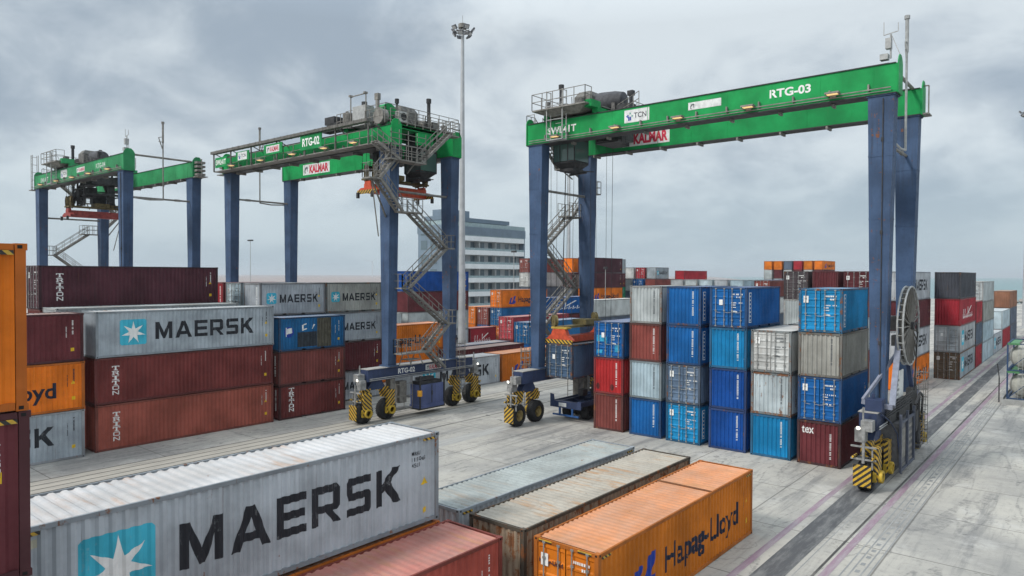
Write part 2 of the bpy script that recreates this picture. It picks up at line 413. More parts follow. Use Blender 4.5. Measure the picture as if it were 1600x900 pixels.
def container(col, xr, y0, z0, label, L=12.192, h=2.896, doors=False, deco=None, group=None, fine=False, side=True, seed=None):
    _sid[0] += 1; sub = _sid[0] if seed is None else seed
    o = thing('shipping_container', label, 'container', (xr - CW / 2, y0, z0), 0 if z0 < 1 or L > 7 else random.uniform(-.006, .006), group)
    m = cmat(col)
    link('walls', walls_mesh(L, h, not doors), m, o); link('roof', roof_mesh(L, h), cmat(col, dust={'maersk': .42, 'paleblue': .3, 'palegrey': .35, 'oldorange': .40, 'fadedred': .36, 'rustywhite': .55}.get(col, .52)), o)
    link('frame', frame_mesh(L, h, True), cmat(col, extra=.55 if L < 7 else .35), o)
    if doors:
        for s in (-1, 1):
            d = link('door', door_mesh(h, s), m, o)
            for x in (.26, .82): link('locking_bar', lockbar_mesh(h, s * x), BAR, d)
    d = deco or ''
    K = (L, h)
    if 'M' in d.split():      # star panel and black block name
        if L > 7: u, w, H, vz, s, pu, pv = 3.60, 6.98, 1.12, .98, 1.62, 1.42, .72
        else: u, w, H, vz, s, pu, pv = 1.75, 3.6, .66, 1.0, .88, .58, .92
        letter(o, 'name_lettering', ('mw',) + K, block_word('MAERSK', w, H, .2), INK, 'side', L, u, vz)
        letter(o, 'emblem_panel', ('mp',) + K, polys(rsq(s, .10)), STARBLUE, 'side', L, pu, pv)
        letter(o, 'emblem_star', ('mst',) + K, star(s * .46, s * .17), WHITE, 'side', L, pu + s / 2, pv + s * .48, .009)
        if 'Q' not in d.split(): marks_side(o, L, h, INK, sub)
    elif 'H' in d.split():    # slanted blue mark and dark name
        w = 6.4; u = 4.28
        letter(o, 'name_lettering', ('hw',) + K, glyphs('Hapag-Lloyd', w, 1.2, .024), NAVYINK, 'side', L, u, .55)
        letter(o, 'emblem', ('hl',) + K, hl_logo(1.35), LOGOBLUE, 'side', L, 1.9, .55)
        marks_side(o, L, h, NAVYINK, sub)
    elif 'T' in d.split():
        letter(o, 'name_lettering', ('tr',) + K, triton(.262, .46, .05), WHITE, 'side', L, 1.0 if L > 7 else .82, .55)
        marks_side(o, L, h, WHITE, sub)
    elif 'V' in d.split():    # vertical white framed bar lettering on the side
        b = [rect(0, 0, .05, 1.9), rect(.33, 0, .38, 1.9), rect(.05, 0, .33, .05), rect(.05, 1.85, .33, 1.9)]
        r = random.Random(3); z = .12
        while z < 1.7: b.append(rect(.1, z, .28, z + .09)); b.append(rect(.1, z + .09, .15, z + .16)); z += .25
        letter(o, 'name_lettering', ('vb',) + K, polys(b), WHITE, 'side', L, .42, .35)
    elif 'S' in d.split():    # flowing white script
        b = []; r = random.Random(5); x = 0
        for k in range(7):
            hh = r.choice((.5, .55, .95, 1.1)); b += [[(x, .1), (x + .10, .1), (x + .10 + .1 * hh, hh), (x + .1 * hh, hh)], [(x + .14, .14), (x + .34, .26), (x + .34, .36), (x + .15, .25)]]; x += .42
        b.append([(1.3, .5), (1.42, .42), (2.5, 1.12), (2.4, 1.2)])
        letter(o, 'name_lettering', ('sc',) + K, polys(b, L * .62, 1.35), WHITE, 'side', L, L * .16, .7)
    elif side: marks_side(o, L, h, WHITE if col not in ('palegrey', 'paleblue', 'lightgrey', 'rustywhite', 'khaki') else GREYINK, sub)
    if doors: door_marks(o, h, WHITE if col not in ('palegrey', 'lightgrey', 'paleblue') else GREYINK, sub)
    elif L < 7 and 'N' not in d.split(): marks_end(o, h, WHITE if col not in ('palegrey', 'paleblue', 'rustywhite', 'khaki', 'lightgrey') else GREYINK, sub)
    if fine:
        m2 = MB()
        for y in (.16, L - .72):
            m2 = MB(); m2.box((CW / 2 + .001, y + .02, h - .20), (CW / 2 + .006, y + .54, h - .122)); part('hazard_marking', m2, HAZ, o)
        if doors:
            for x in (-CW / 2 + .2, CW / 2 - .75): m2 = MB(); m2.box((x, -.006, h - .118), (x + .5, .001, h - .03)); part('hazard_marking', m2, HAZ, o)
    return o
POS = {1: ['only one'], 2: ['bottom', 'top'], 3: ['bottom', 'middle', 'top'], 4: ['bottom', 'second', 'third', 'top'], 5: ['bottom', 'second', 'third', 'fourth', 'top'], 6: ['bottom', 'second', 'third', 'fourth', 'fifth', 'top']}
def stack(xr, y0, items, where, L=12.192, h=2.896, pitch=None, group=None):
    """items from the ground up: (colour, description, options)"""
    z = 0; out = []
    for k, it in enumerate(items):
        col, desc = it[0], it[1]; o = it[2] if len(it) > 2 else {}
        lab = f"{desc} container, {POS[len(items)][k]} in {where}" if len(items) > 1 else f"{desc} container {where}"
        hh = o.get('h', h); jx = random.uniform(-.03, .03)
        out.append(container(col, xr + (jx if k else 0), y0 + (random.uniform(-.04, .04) if k else 0), z, lab, o.get('L', L), hh, o.get('doors', False), o.get('deco'), group, o.get('fine', False), o.get('side', True)))
        z += hh + (pitch or .012)
    return out

# ======================================================= foreground containers
G1 = 'containers in the foreground rows'
D = dict
stack(-14.26, -8.19, [('navy', 'navy blue'), ('lightgrey', 'plain grey'), ('maroon', 'maroon', D(fine=True, side=False)), ('orange', 'bright orange', D(fine=True, side=False))], 'the tall stack cut by the picture edge', group=G1)
a = stack(-16.76, 4.18, [('orange', 'orange', D(fine=True)), ('maersk', 'big grey star panel', D(fine=True, deco='M Q'))], 'the near two high stack', pitch=.09, group=G1)
stack(-14.29, 4.54, [('fadedred', 'faded red', D(h=2.86))], 'with worn pink roof at the bottom picture edge', group=G1)
stack(-17.12, 17.69, [('maersk', 'grey flat roofed', D(h=2.82, fine=True))], 'on the ground beside the rusty striped roof', group=G1)
stack(-14.24, 17.75, [('rustbrown', 'rusty pale striped roof', D(h=2.80, side=False))], 'between the grey and orange ones', group=G1)
for ob in bpy.data.objects:
    if ob.get('label', '').startswith('rusty pale striped'):
        for ch in ob.children:
            if ch.name.startswith('roof'): ch.material_slots[0].material = paint('rusty_roof', (.33, .30, .245), .62, .9, .6, dust=.42)
            if ch.name.startswith('walls'): ch.material_slots[0].material = paint('rusty_wall', (.27, .22, .16), 1.15, 1.0, .7)
    if ob.get('label', '').startswith('grey flat roofed'):
        for ch in ob.children:
            if ch.name.startswith('roof'): ch.material_slots[0].material = paint('grey_roof', (.33, .355, .345), .25, .8, .6, dust=.30)
hp = stack(-11.29, 17.63, [('oldorange', 'orange door end', D(h=2.77, fine=True, doors=True, deco='H'))], 'with slanted blue mark, beside the painted lane', group=G1)[0]
m = MB(); m.box((-CW / 2 + .06, 8.05, 2.77 - .03), (CW / 2 - .06, 8.15, 2.77 + .012)); part('roof_seam', m, plain('seam_dark', (.16, .07, .03), .8), hp)
letter(hp, 'name_lettering', ('hpd',), glyphs('Hapag-Lloyd', .92, .2, .02), NAVYINK, 'end', 0, .2, 1.95, -.007, True)
# details on the two side walls that face the lens most closely
mk = a[1]
letter(mk, 'code_lettering', ('mkc',), join(shift(glyphs('MRKU', .36, .13, .01), 11.05, 2.28), shift(glyphs('115 063', .58, .13, .01), 11.05, 2.09), shift(glyphs('45G1', .34, .13, .01), 11.05, 1.90)), INK, 'side', 12.192, 0, 0, .007)
letter(mk, 'sticker', ('mky2',), polys([rect(11.5, .35, 11.66, .52)]), YELLOW, 'side', 12.192, 0, 0, .007)
letter(mk, 'sticker', ('mky',), polys([[(11.42, 1.28), (11.72, 1.28), (11.57, 1.55)]]), YELLOW, 'side', 12.192, 0, 0, .007)
letter(mk, 'data_plate', ('mkp',), polys([rect(.52, 2.42, .66, 2.6)]), plain('plate_cream', (.45, .43, .33), .5), 'side', 12.192, 0, 0, .007)
tall = [o for o in bpy.data.objects if o.get('label', '').endswith('picture edge') and 'tall' in o.get('label', '')]
for o in tall:
    if 'maroon' in o['label']:
        letter(o, 'code_lettering', ('f45',), join(*[shift(glyphs(c, .11, .13, .012), 11.655, 2.32 - .165 * k) for k, c in enumerate('45G1')]), WHITE, 'side', 12.192, 0, 0, .008, True)
        letter(o, 'sticker', ('f45y',), polys([rect(11.5, 1.70, 11.78, 1.90)]), YELLOW, 'side', 12.192, 0, 0, .008, True)
    if 'orange' in o['label']:
        letter(o, 'sticker', ('fory',), polys([rect(11.3, 2.02, 11.79, 2.36)]), YELLOW, 'side', 12.192, 0, 0, .008, True)

# ======================================================= rows under the nearest crane
G2 = 'twenty foot containers in the front row under the crane'
T = D(L=6.058, h=2.591, group=G2)
stack(-25.60, 43.02, [('brick', 'plain brown red'), ('red', 'bright red'), ('blue', 'blue patched door', D(doors=True))], 'the stack next to the hoisted container', **T)
stack(-22.65, 43.05, [('blue', 'deep blue'), ('paleblue', 'pale blue'), ('brick', 'brick red'), ('palegrey', 'pale grey')], 'the stack topped pale grey beside three blue', **T)
stack(-19.79, 42.98, [('sky', 'light blue door', D(doors=True, deco='V')), ('greyblue', 'faded grey blue door', D(doors=True)), ('blue', 'blue dented', D(deco='V')), ('blue', 'blue', D(deco='V'))], 'the stack with two faded door ends', **T)
stack(-16.77, 43.03, [('royal', 'plain royal blue'), ('royal', 'scuffed royal blue'), ('sky', 'light blue'), ('blue', 'blue door end', D(doors=True, deco='V'))], 'the all blue stack beside the three high stack', **T)
stack(-14.01, 43.0, [('sky', 'light blue'), ('rustywhite', 'white rust edged'), ('palegrey', 'light grey door', D(doors=True))], 'the lower stack topped by grey doors', **T)
def find(start):
    return [o for o in bpy.data.objects if o.get('label', '').startswith(start)][0]
CYANP = plain('patch_cyan', (.03, .30, .50), .6, 0, .3); SMUDGE = plain('soot_smudge', (.10, .02, .02), .8, 0, .4)
ob = find('blue patched door')
for k, rc in enumerate([rect(.22, 1.15, .85, 1.6), rect(.9, .95, 1.05, 1.5), rect(1.72, .45, 2.1, 1.0), rect(.25, .3, .7, .55)]): letter(ob, 'paint_patch', ('dp%d' % k,), polys([rc]), CYANP, 'end', 0, 0, 0, -.0078, True)
ob = find('bright red')
for k, u in enumerate((.35, 1.5)): letter(ob, 'soot_mark', ('sm%d' % k,), polys([[(u + .16 * math.cos(j * PI / 6), .5 + .24 * math.sin(j * PI / 6)) for j in range(12)]]), SMUDGE, 'end', 0, 0, 0, .004)
ob = find('deep blue')
c5 = stack(-11.19, 43.02, [('maroon', 'maroon with white letters', D(deco='N')), ('blue', 'blue scratched door', D(doors=True)), ('khaki', 'dull grey'), ('sky', 'light blue door', D(doors=True, deco='V'))], 'the stack beside the big cable reel', **T)
letter(c5[0], 'name_lettering', ('tex',), glyphs('tex', .68, .42, .02, 0, 1.15), WHITE, 'end', 0, .25, 1.83)
letter(c5[0], 'code_lettering', ('texm',), marks([(CW - .62, 2.0, 17, True, .085)], 4), WHITE, 'end', 0, 0, 0)
G3 = 'containers stacked behind the front row under the crane'
stack(-14.01, 49.7, [('lightgrey', 'grey'), ('brick', 'brown'), ('palegrey', 'white roofed')], 'the bay behind the grey doors', h=2.591, group=G3)
stack(-22.6, 74.3, [('charcoal', 'dark'), ('brick', 'brown'), ('palegrey', 'white ribbed'), ('darkbrown', 'dark brown door', D(doors=True))], 'the stack far behind the blue front row', group=G3)
stack(-19.75, 74.3, [('blue', 'blue'), ('maersk', 'grey'), ('sky', 'light blue'), ('maroon', 'plain maroon')], 'the stack right of the dark brown doors', group=G3)
stack(-16.85, 74.3, [('lightgrey', 'grey'), ('maroon', 'maroon'), ('brick', 'brown'), ('maroon', 'maroon yellow stickered door', D(doors=True))], 'the stack seen just left of the reel leg', group=G3)
stack(-14.0, 76.2, [('orange', 'orange', D(deco='H')), ('maersk', 'grey named', D(deco='M')), ('maroon', 'maroon'), ('maersk', 'grey star panel', D(deco='M'))], 'the stack just behind the cable reel', group=G3)
G4 = 'containers along the lane to the sea'
stack(-11.2, 88.7, [('rustbrown', 'rust brown door', D(doors=True, deco='M')), ('lightgrey', 'grey door', D(doors=True, deco='M')), ('crimson', 'red script lettered', D(deco='S')), ('charcoal', 'charcoal')], 'the four high lane stack past the reel', group=G4)
for ob in bpy.data.objects:
    if ob.get('label', '').startswith('rust brown door'):
        for ch in ob.children:
            if ch.name.startswith('walls'): ch.material_slots[0].material = cmat('lightgrey')
stack(-11.2, 101.4, [('crimson', 'red'), ('slate', 'slate grey'), ('crimson', 'red')], 'the low stack after the four high lane stack', L=6.058, h=2.7, group=G4)
stack(-11.2, 108.0, [('paleblue', 'pale blue'), ('paleblue', 'pale grey blue'), ('khaki', 'dull grey'), ('palegrey', 'grey door', D(doors=True))], 'the pale stack further along the lane', h=2.62, group=G4)
stack(-11.2, 120.5, [('maersk', 'grey named', D(deco='M'))], 'on the ground before the white and brown pile', group=G4)
stack(-11.2, 133.0, [('crimson', 'red'), ('paleblue', 'white blue')], 'the two high lane pile before the brown one', group=G4)
stack(-11.2, 145.8, [('slate', 'grey'), ('slate', 'slate'), ('brown', 'rust brown ribbed')], 'the three high pile nearest the sea', group=G4)
stack(-6.2, 168.0, [('crimson', 'dark red'), ('palegrey', 'pale')], 'the pile at the picture edge by the sea', group=G4)

# ======================================================= block under the middle crane
G5 = 'forty foot containers beside the middle crane'
Y1 = 3.84
stack(-47.0, Y1, [('maersk', 'grey black lettered', D(deco='M')), ('orange', 'orange', D(deco='H')), ('maroon', 'plain maroon')], 'the stack beyond the tall orange one', group=G5)
stack(-47.4, 16.76, [('redbrown', 'red brown', D(deco='T')), ('triton', 'dark red', D(deco='T')), ('maersk', 'grey star panel', D(deco='M'))], 'the long stack with vertical white names', pitch=.02, group=G5)
l3 = stack(-47.4, 29.47, [('triton', 'dark red lettered', D(deco='T')), ('brick', 'dull red'), ('mid', 'blue with brown patches', D(deco='N'))], 'the short stack with a patched blue top', L=6.058, h=2.591, group=G5)
b = l3[2]
letter(b, 'paint_patch', ('pa1',), polys([rect(3.4, .16, 4.75, 2.45)]), PATCH, 'side', 6.058, 0, 0, .004)
letter(b, 'paint_patch', ('pa0',), polys([rect(1.6, .25, 3.39, 1.4)]), PATCHD, 'side', 6.058, 0, 0, .004)
letter(b, 'emblem', ('pa2',), polys([[(.62 + .42 * math.cos(k * PI / 8), 1.45 + .42 * math.sin(k * PI / 8)) for k in range(16)]]), LOGOBLUE, 'side', 6.058, .25, 0, .004)
letter(b, 'emblem_flag', ('pa3',), polys([[(.62, 1.3), (1.12, 1.38), (1.08, 1.78), (.66, 1.72)], rect(.56, 1.12, .62, 1.8)]), WHITE, 'side', 6.058, .05, 0, .008)
letter(b, 'name_lettering', ('pa4',), polys([[(2.05, 1.5), (2.5, 1.62), (2.45, 1.7), (2.15, 1.62), (2.15, 1.9), (2.45, 2.0), (2.4, 2.08), (2.02, 1.95)], [(2.9, 1.62), (3.0, 1.62), (3.2, 1.95), (3.1, 1.98)]]), WHITE, 'side', 6.058, 0, 0, .006)
stack(-50.3, 15.6, [('maroon', 'maroon'), ('slate', 'slate'), ('palegrey', 'pale grey')], 'the second row behind the long stack', pitch=.10, group=G5)
stack(-53.2, 15.5, [('maroon', 'maroon'), ('lightgrey', 'grey'), ('brick', 'brown'), ('darkmaroon', 'long maroon lettered', D(deco='T', doors=True))], 'the third row behind the long stack', group=G5)
stack(-50.3, 29.55, [('brick', 'brown'), ('lightgrey', 'grey'), ('slate', 'slate'), ('maersk', 'stained grey star panel', D(deco='M'))], 'the second row behind the patched blue one', L=6.058, h=2.591, group=G5)
stack(-50.3, 35.75, [('maersk', 'grey named', D(deco='M')), ('maroon', 'maroon'), ('maersk', 'clean grey named', D(deco='M')), ('maerskdirty', 'dirty grey star panel', D(deco='M'))], 'the short stack half hidden by crane leg', L=6.058, h=2.591, group=G5)
stack(-53.2, 29.65, [('maroon', 'maroon'), ('blue', 'blue'), ('lightgrey', 'grey'), ('paleblue', 'pale blue door', D(doors=True))], 'the third row behind the patched blue one', L=6.058, h=2.591, group=G5)
stack(-56.1, 29.65, [('lightgrey', 'grey'), ('orange', 'orange'), ('brick', 'brown'), ('crimson', 'dark red')], 'the fourth row beside pale blue doors', L=6.058, h=2.591, group=G5)
G6 = 'single containers lying between the cranes'
stack(-47.4, 42.8, [('maersk', 'grey black lettered', D(deco='M'))], 'alone on the ground behind the middle crane wheels', group=G6)
stack(-47.4, 55.3, [('orange', 'orange blue marked', D(deco='H'))], 'alone on the ground behind the near crane leg', group=G6)
stack(-53.2, 54.0, [('maroon', 'long maroon')], 'lying behind the single grey and orange ones', group=G6)
stack(-56.2, 55.0, [('duskblue', 'dusky blue')], 'lying behind the long maroon roof', group=G6)
G7 = 'stacks in the yard beyond the cranes'
stack(-56.1, 43.2, [('orange', 'plain orange'), ('orange', 'orange dark lettered', D(deco='H'))], 'the orange pair behind the crane stairs', group=G7)
stack(-56.4, 68.0, [('brick', 'brown'), ('pinkred', 'pink red door', D(doors=True))], 'the pair left of blue doors mid yard', group=G7)
stack(-53.5, 67.6, [('blue', 'blue'), ('mid', 'blue door', D(doors=True))], 'the blue pair behind the near crane leg', h=2.63, group=G7)
stack(-62.3, 82.0, [('lightgrey', 'grey'), ('maroon', 'maroon'), ('blue', 'blue script lettered', D(deco='S'))], 'the stack behind the near crane stairs', h=2.591, group=G7)
stack(-55.0, 84.5, [('lightgrey', 'grey'), ('slate', 'slate'), ('palegrey', 'pale grey')], 'the pale stack behind the spreader', h=2.52, group=G7)
stack(-73.6, 65.8, [('maersk', 'grey black lettered', D(deco='M')), ('palegrey', 'pale grey'), ('maroon', 'maroon'), ('royal', 'royal blue')], 'the stack right behind the tall light mast', group=G7)
stack(-73.6, 78.4, [('crimson', 'red white lettered', D(deco='S'))], 'on the ground just past the light mast', L=6.058, group=G7)
stack(-73.6, 52.6, [('lightgrey', 'grey'), ('palegrey', 'pale')], 'the pair far behind the orange pair', group=G7)
stack(-73.6, 85.8, [('orange', 'orange door', D(doors=True)), ('mid', 'blue door', D(doors=True)), ('orange', 'orange blue marked', D(doors=True, deco='H'))], 'the stack in front of the office building', group=G7)
stack(-76.5, 85.8, [('blue', 'blue door', D(doors=True)), ('brick', 'red brown door', D(doors=True))], 'the pair second from the marked orange stack', group=G7)
stack(-79.4, 85.8, [('orange', 'orange'), ('orange', 'orange door', D(doors=True))], 'the pair third from the marked orange stack', group=G7)
G8 = 'far high stacks at the yard end'
stack(-73.6, 111.0, [('lightgrey', 'grey'), ('palegrey', 'pale grey'), ('orange', 'orange blue marked', D(deco='H')), ('darkmaroon', 'plain maroon'), ('darkmaroon', 'maroon')], 'the five high maroon topped stack', group=G8)
stack(-88.1, 111.0, [('brick', 'brown'), ('blue', 'blue'), ('slate', 'slate'), ('palegrey', 'white door', D(doors=True)), ('brick', 'maroon door', D(doors=True))], 'the five high stack beside the building', group=G8)
stack(-79.3, 114.0, [('lightgrey', 'grey'), ('blue', 'blue'), ('slate', 'slate'), ('maroon', 'maroon'), ('orange', 'orange blue marked', D(deco='H'))], 'the five high stack seen through the stairs', group=G8)
stack(-76.45, 117.0, [('brick', 'brown'), ('blue', 'blue'), ('green', 'green'), ('maroon', 'maroon'), ('lightgrey', 'grey')], 'the five high stack against the hidden leg', group=G8)
for k, (c, d) in enumerate([('lightgrey', 'grey named'), ('crimson', 'red door'), ('palegrey', 'pale')]):
    stack(-77.2 - 2.87 * k, 144.0, [('lightgrey', 'grey'), ('brick', 'brown'), ('slate', 'slate'), ('maroon', 'maroon'), (c, d, D(doors=(k == 1), deco='M' if k == 0 else None))], ['the far stack left of the flat red one', 'the far stack between two grey ones', 'the far stack nearest the hoist ropes'][k], L=6.058, h=2.591, group=G8)
stack(-73.6, 151.0, [('brick', 'brown'), ('slate', 'slate'), ('lightgrey', 'grey'), ('maroon', 'maroon'), ('crimson', 'long red')], 'the far stack ending the row', h=2.45, group=G8)
for k, (c, d) in enumerate([('brick', 'dull red'), ('blue', 'blue door'), ('palegrey', 'grey')]):
    stack(-70.4 - 2.87 * k, 131.0, [('lightgrey', 'grey'), ('brick', 'brown'), ('slate', 'slate'), (c, d, D(doors=(k == 1)))], ['the lower far stack with a dull red top', 'the lower far stack with a blue top', 'the lower far stack with a grey top'][k], h=2.591, group=G8)
for k, (c, d) in enumerate([('paleblue', 'pale blue'), ('maersk', 'grey'), ('paleblue', 'whitish blue'), ('palegrey', 'pale grey'), ('lightgrey', 'light grey')]):
    stack(-47.4 - 2.87 * k, 120.0, [('maroon', 'maroon'), ('slate', 'slate'), ('brick', 'brown'), (c, d, D(deco='M' if k == 1 else None))], ['the far pale row, first from its blue end', 'the far pale row, second from its blue end', 'the far pale row, third from its blue end', 'the far pale row, fourth from its blue end', 'the far pale row, fifth from its blue end'][k], h=2.591, group=G8)
stack(-47.4, 133.0, [('slate', 'slate'), ('brick', 'brown'), ('lightgrey', 'grey'), ('mid', 'blue')], 'the blue end of the far pale row', h=2.591, group=G8)
stack(-38.5, 108.0, [('lightgrey', 'grey'), ('slate', 'slate'), ('palegrey', 'white'), ('brick', 'red brown door', D(doors=True))], 'the stack below the far orange topped ones', h=2.591, group=G8)
for k, (c, d) in enumerate([('orange', 'orange'), ('oldorange', 'faded orange'), ('crimson', 'red'), ('slate', 'blue grey'), ('orange', 'plain orange'), ('oldorange', 'ribbed orange')]):
    stack(-60.5 - 2.9 * k, 212.0, [('slate', 'slate'), ('maroon', 'maroon'), ('brick', 'brown'), ('lightgrey', 'grey'), ('maroon' if k % 2 == 0 else 'palegrey', 'dark' if k % 2 == 0 else 'white'), (c, d, D(deco='H' if k == 0 else None))],
          'the far orange topped row, ' + ['marked end', 'beside the marked end', 'by the red top', 'by the grey top', 'next to last', 'outermost stack'][k], h=2.591, group=G8)

# ======================================================= gantry cranes
GREEN = paint('girder_green', (.003, .29, .072), .05, .22, .5); GREEN4 = paint('girder_green_pale', (.03, .27, .10), .05, .30, .55)
LEGB = paint('leg_blue', (.052, .092, .175), .6, 1.0, .6); SILLB = paint('sill_blue', (.038, .058, .125), .3, .6, .5); GENB = paint('genset_blue', (.085, .115, .25), .2, .5, .5)
STEEL = plain('weathered_steel', (.205, .195, .178), .65, .1, .3); DARK = plain('dark_machinery', (.04, .04, .042), .6, .1, .4); LGREY = plain('light_grey_steel', (.34, .345, .34), .55, .1, .2)
RUBBER = plain('tyre_rubber', (.022, .022, .023), .85, 0, .35); RIM = plain('rim_yellow', (.22, .165, .06), .6, 0, .4); HUB = plain('hub_yellow', (.40, .27, .03), .6, 0, .4); HZ = stripes('hazard_stripe', 3.3, .9, .9); HZ2 = stripes('hazard_stripe_flip', 3.3, -.9, -.9)
COVER = plain('machine_cover', (.062, .063, .07), .7, 0, .35); SPRED = plain('spreader_red', (.47, .07, .03), .55, 0, .25); SPOLD = plain('spreader_old_red', (.26, .05, .045), .6, 0, .3); SPYEL = plain('spreader_yellow', (.15, .12, .05), .6, 0, .3)
GLASSD = None
def glass(name, rgb, rough=.08):
    m, nt, b = new_mat(name); b.inputs['Base Color'].default_value = C4(rgb); b.inputs['Roughness'].default_value = rough
    b.inputs['IOR'].default_value = 1.5; b.inputs['Specular IOR Level'].default_value = .6; return m
CABGL = glass('cab_glass', (.075, .13, .115), .12); LAMPON = emit('lamp_glow', (1.0, .68, .30), .75); LAMPW = emit('headlight_glow', (1.0, .97, .85), 2.0); PANELW = plain('panel_white', (.62, .63, .62), .5); GREENBRD = paint('board_green', (.008, .26, .07), .02, .2)
TCNG = plain('logo_green', (.03, .28, .2), .5)
def rail(m, pts, h=1.05, r=.026, sp=1.15, mids=(.5,)):
    for a, b in zip(pts, pts[1:]):
        a = Vector(a); b = Vector(b); n = max(1, round((b - a).length / sp))
        for k in range(n + 1):
            p = a + (b - a) * (k / n); m.bar(p, p + Vector((0, 0, h)), r)
        for f in mids + (1.0,): m.bar(a + Vector((0, 0, h * f)), b + Vector((0, 0, h * f)), r)
def flight(par, p0, p1, w, axis='x'):
    p0 = Vector(p0); p1 = Vector(p1); n = max(3, round(abs(p1.z - p0.z) / .22)); o = Vector((w / 2, 0, 0)) if axis == 'x' else Vector((0, w / 2, 0))
    m = MB(); m2 = MB()
    for s in (-1, 1):
        m.bar(p0 + o * s - Vector((0, 0, .05)), p1 + o * s - Vector((0, 0, .05)), .13)
        d = Vector((0, 0, .95)); m2.bar(p0 + o * s + d, p1 + o * s + d, .036); m2.bar(p0 + o * s + d * .52, p1 + o * s + d * .52, .03)
        for k in range(5):
            q = p0 + (p1 - p0) * (k / 4) + o * s; m2.bar(q, q + d, .025)
    for k in range(n + 1):
        q = p0 + (p1 - p0) * (k / n); m.cb(q, (w, .24, .05) if axis == 'x' else (.24, w, .05))
    st = part('staircase', m, STEEL, par); part('handrail', m2, STEEL, st); return st
def landing(par, a, b, z, open_sides='', name='landing', mat=None, hh=1.05):
    m = MB(); m.box((a[0], a[1], z - .1), (b[0], b[1], z)); m2 = MB(); x0, x1 = min(a[0], b[0]), max(a[0], b[0]); y0, y1 = min(a[1], b[1]), max(a[1], b[1])
    S = {'s': ((x0, y0), (x1, y0)), 'n': ((x0, y1), (x1, y1)), 'w': ((x0, y0), (x0, y1)), 'e': ((x1, y0), (x1, y1))}
    for k, (p, q) in S.items():
        if k not in open_sides: rail(m2, [(p[0], p[1], z), (q[0], q[1], z)], hh, .028, .55)
    l = part(name, m, mat or STEEL, par); part('railing', m2, STEEL, l); return l
def flatsign(par, name, geo, mat, o, ux, uz=(0, 0, 1), loc=None):
    vs, fs = geo; m = MB(); o = Vector(o); ux = Vector(ux); uz = Vector(uz)
    m.v = [tuple(o + ux * x + uz * y) for x, y in vs]; m.f = list(fs)
    me = m.mesh(name, fix=False); n = ux.cross(uz)
    bm = bmesh.new(); bm.from_mesh(me)
    for f in bm.faces:
        f.normal_update()
        if f.normal.dot(n) < 0: f.normal_flip()
    bm.to_mesh(me); bm.free(); return link(name, me, mat, par)
def wheel(par, x, y, side):
    r = .80; m = MB(); w = .34
    prof = [(-w, .42), (-w, .64), (-w + .05, .74), (-w + .13, r), (w - .13, r), (w - .05, .74), (w, .64), (w, .42)]
    m.lathe((x, y, r), (1, 0, 0), prof, 36)
    for k in range(36):
        a = 2 * PI * k / 36; c, s = math.cos(a), math.sin(a)
        for sx in (-1, 1):
            m.bar((x + sx * .02, y + c * (r + .005), r + s * (r + .005)), (x + sx * (w - .08), y + math.cos(a + .09) * r, r + math.sin(a + .09) * r), .03)
    t = thing_part('wheel', par); part('tyre', m, RUBBER, t, True)
    m = MB(); m.lathe((x, y, r), (1, 0, 0), [(-w + .06, .43), (-w + .10, .36), (-.1, .30), (-.1, .0)], 28)
    m.lathe((x, y, r), (1, 0, 0), [(w - .06, .43), (w - .10, .36), (.1, .30), (.1, .0)], 28)
    m.lathe((x, y, r), (1, 0, 0), [(-.28, 0), (-.28, .16), (.28, .16), (.28, 0)], 16); part('rim', m, RIM, t, True)
def thing_part(name, par):
    o = bpy.data.objects.new(name, None); COL.objects.link(o); o.parent = par; return o
SP = 23.6
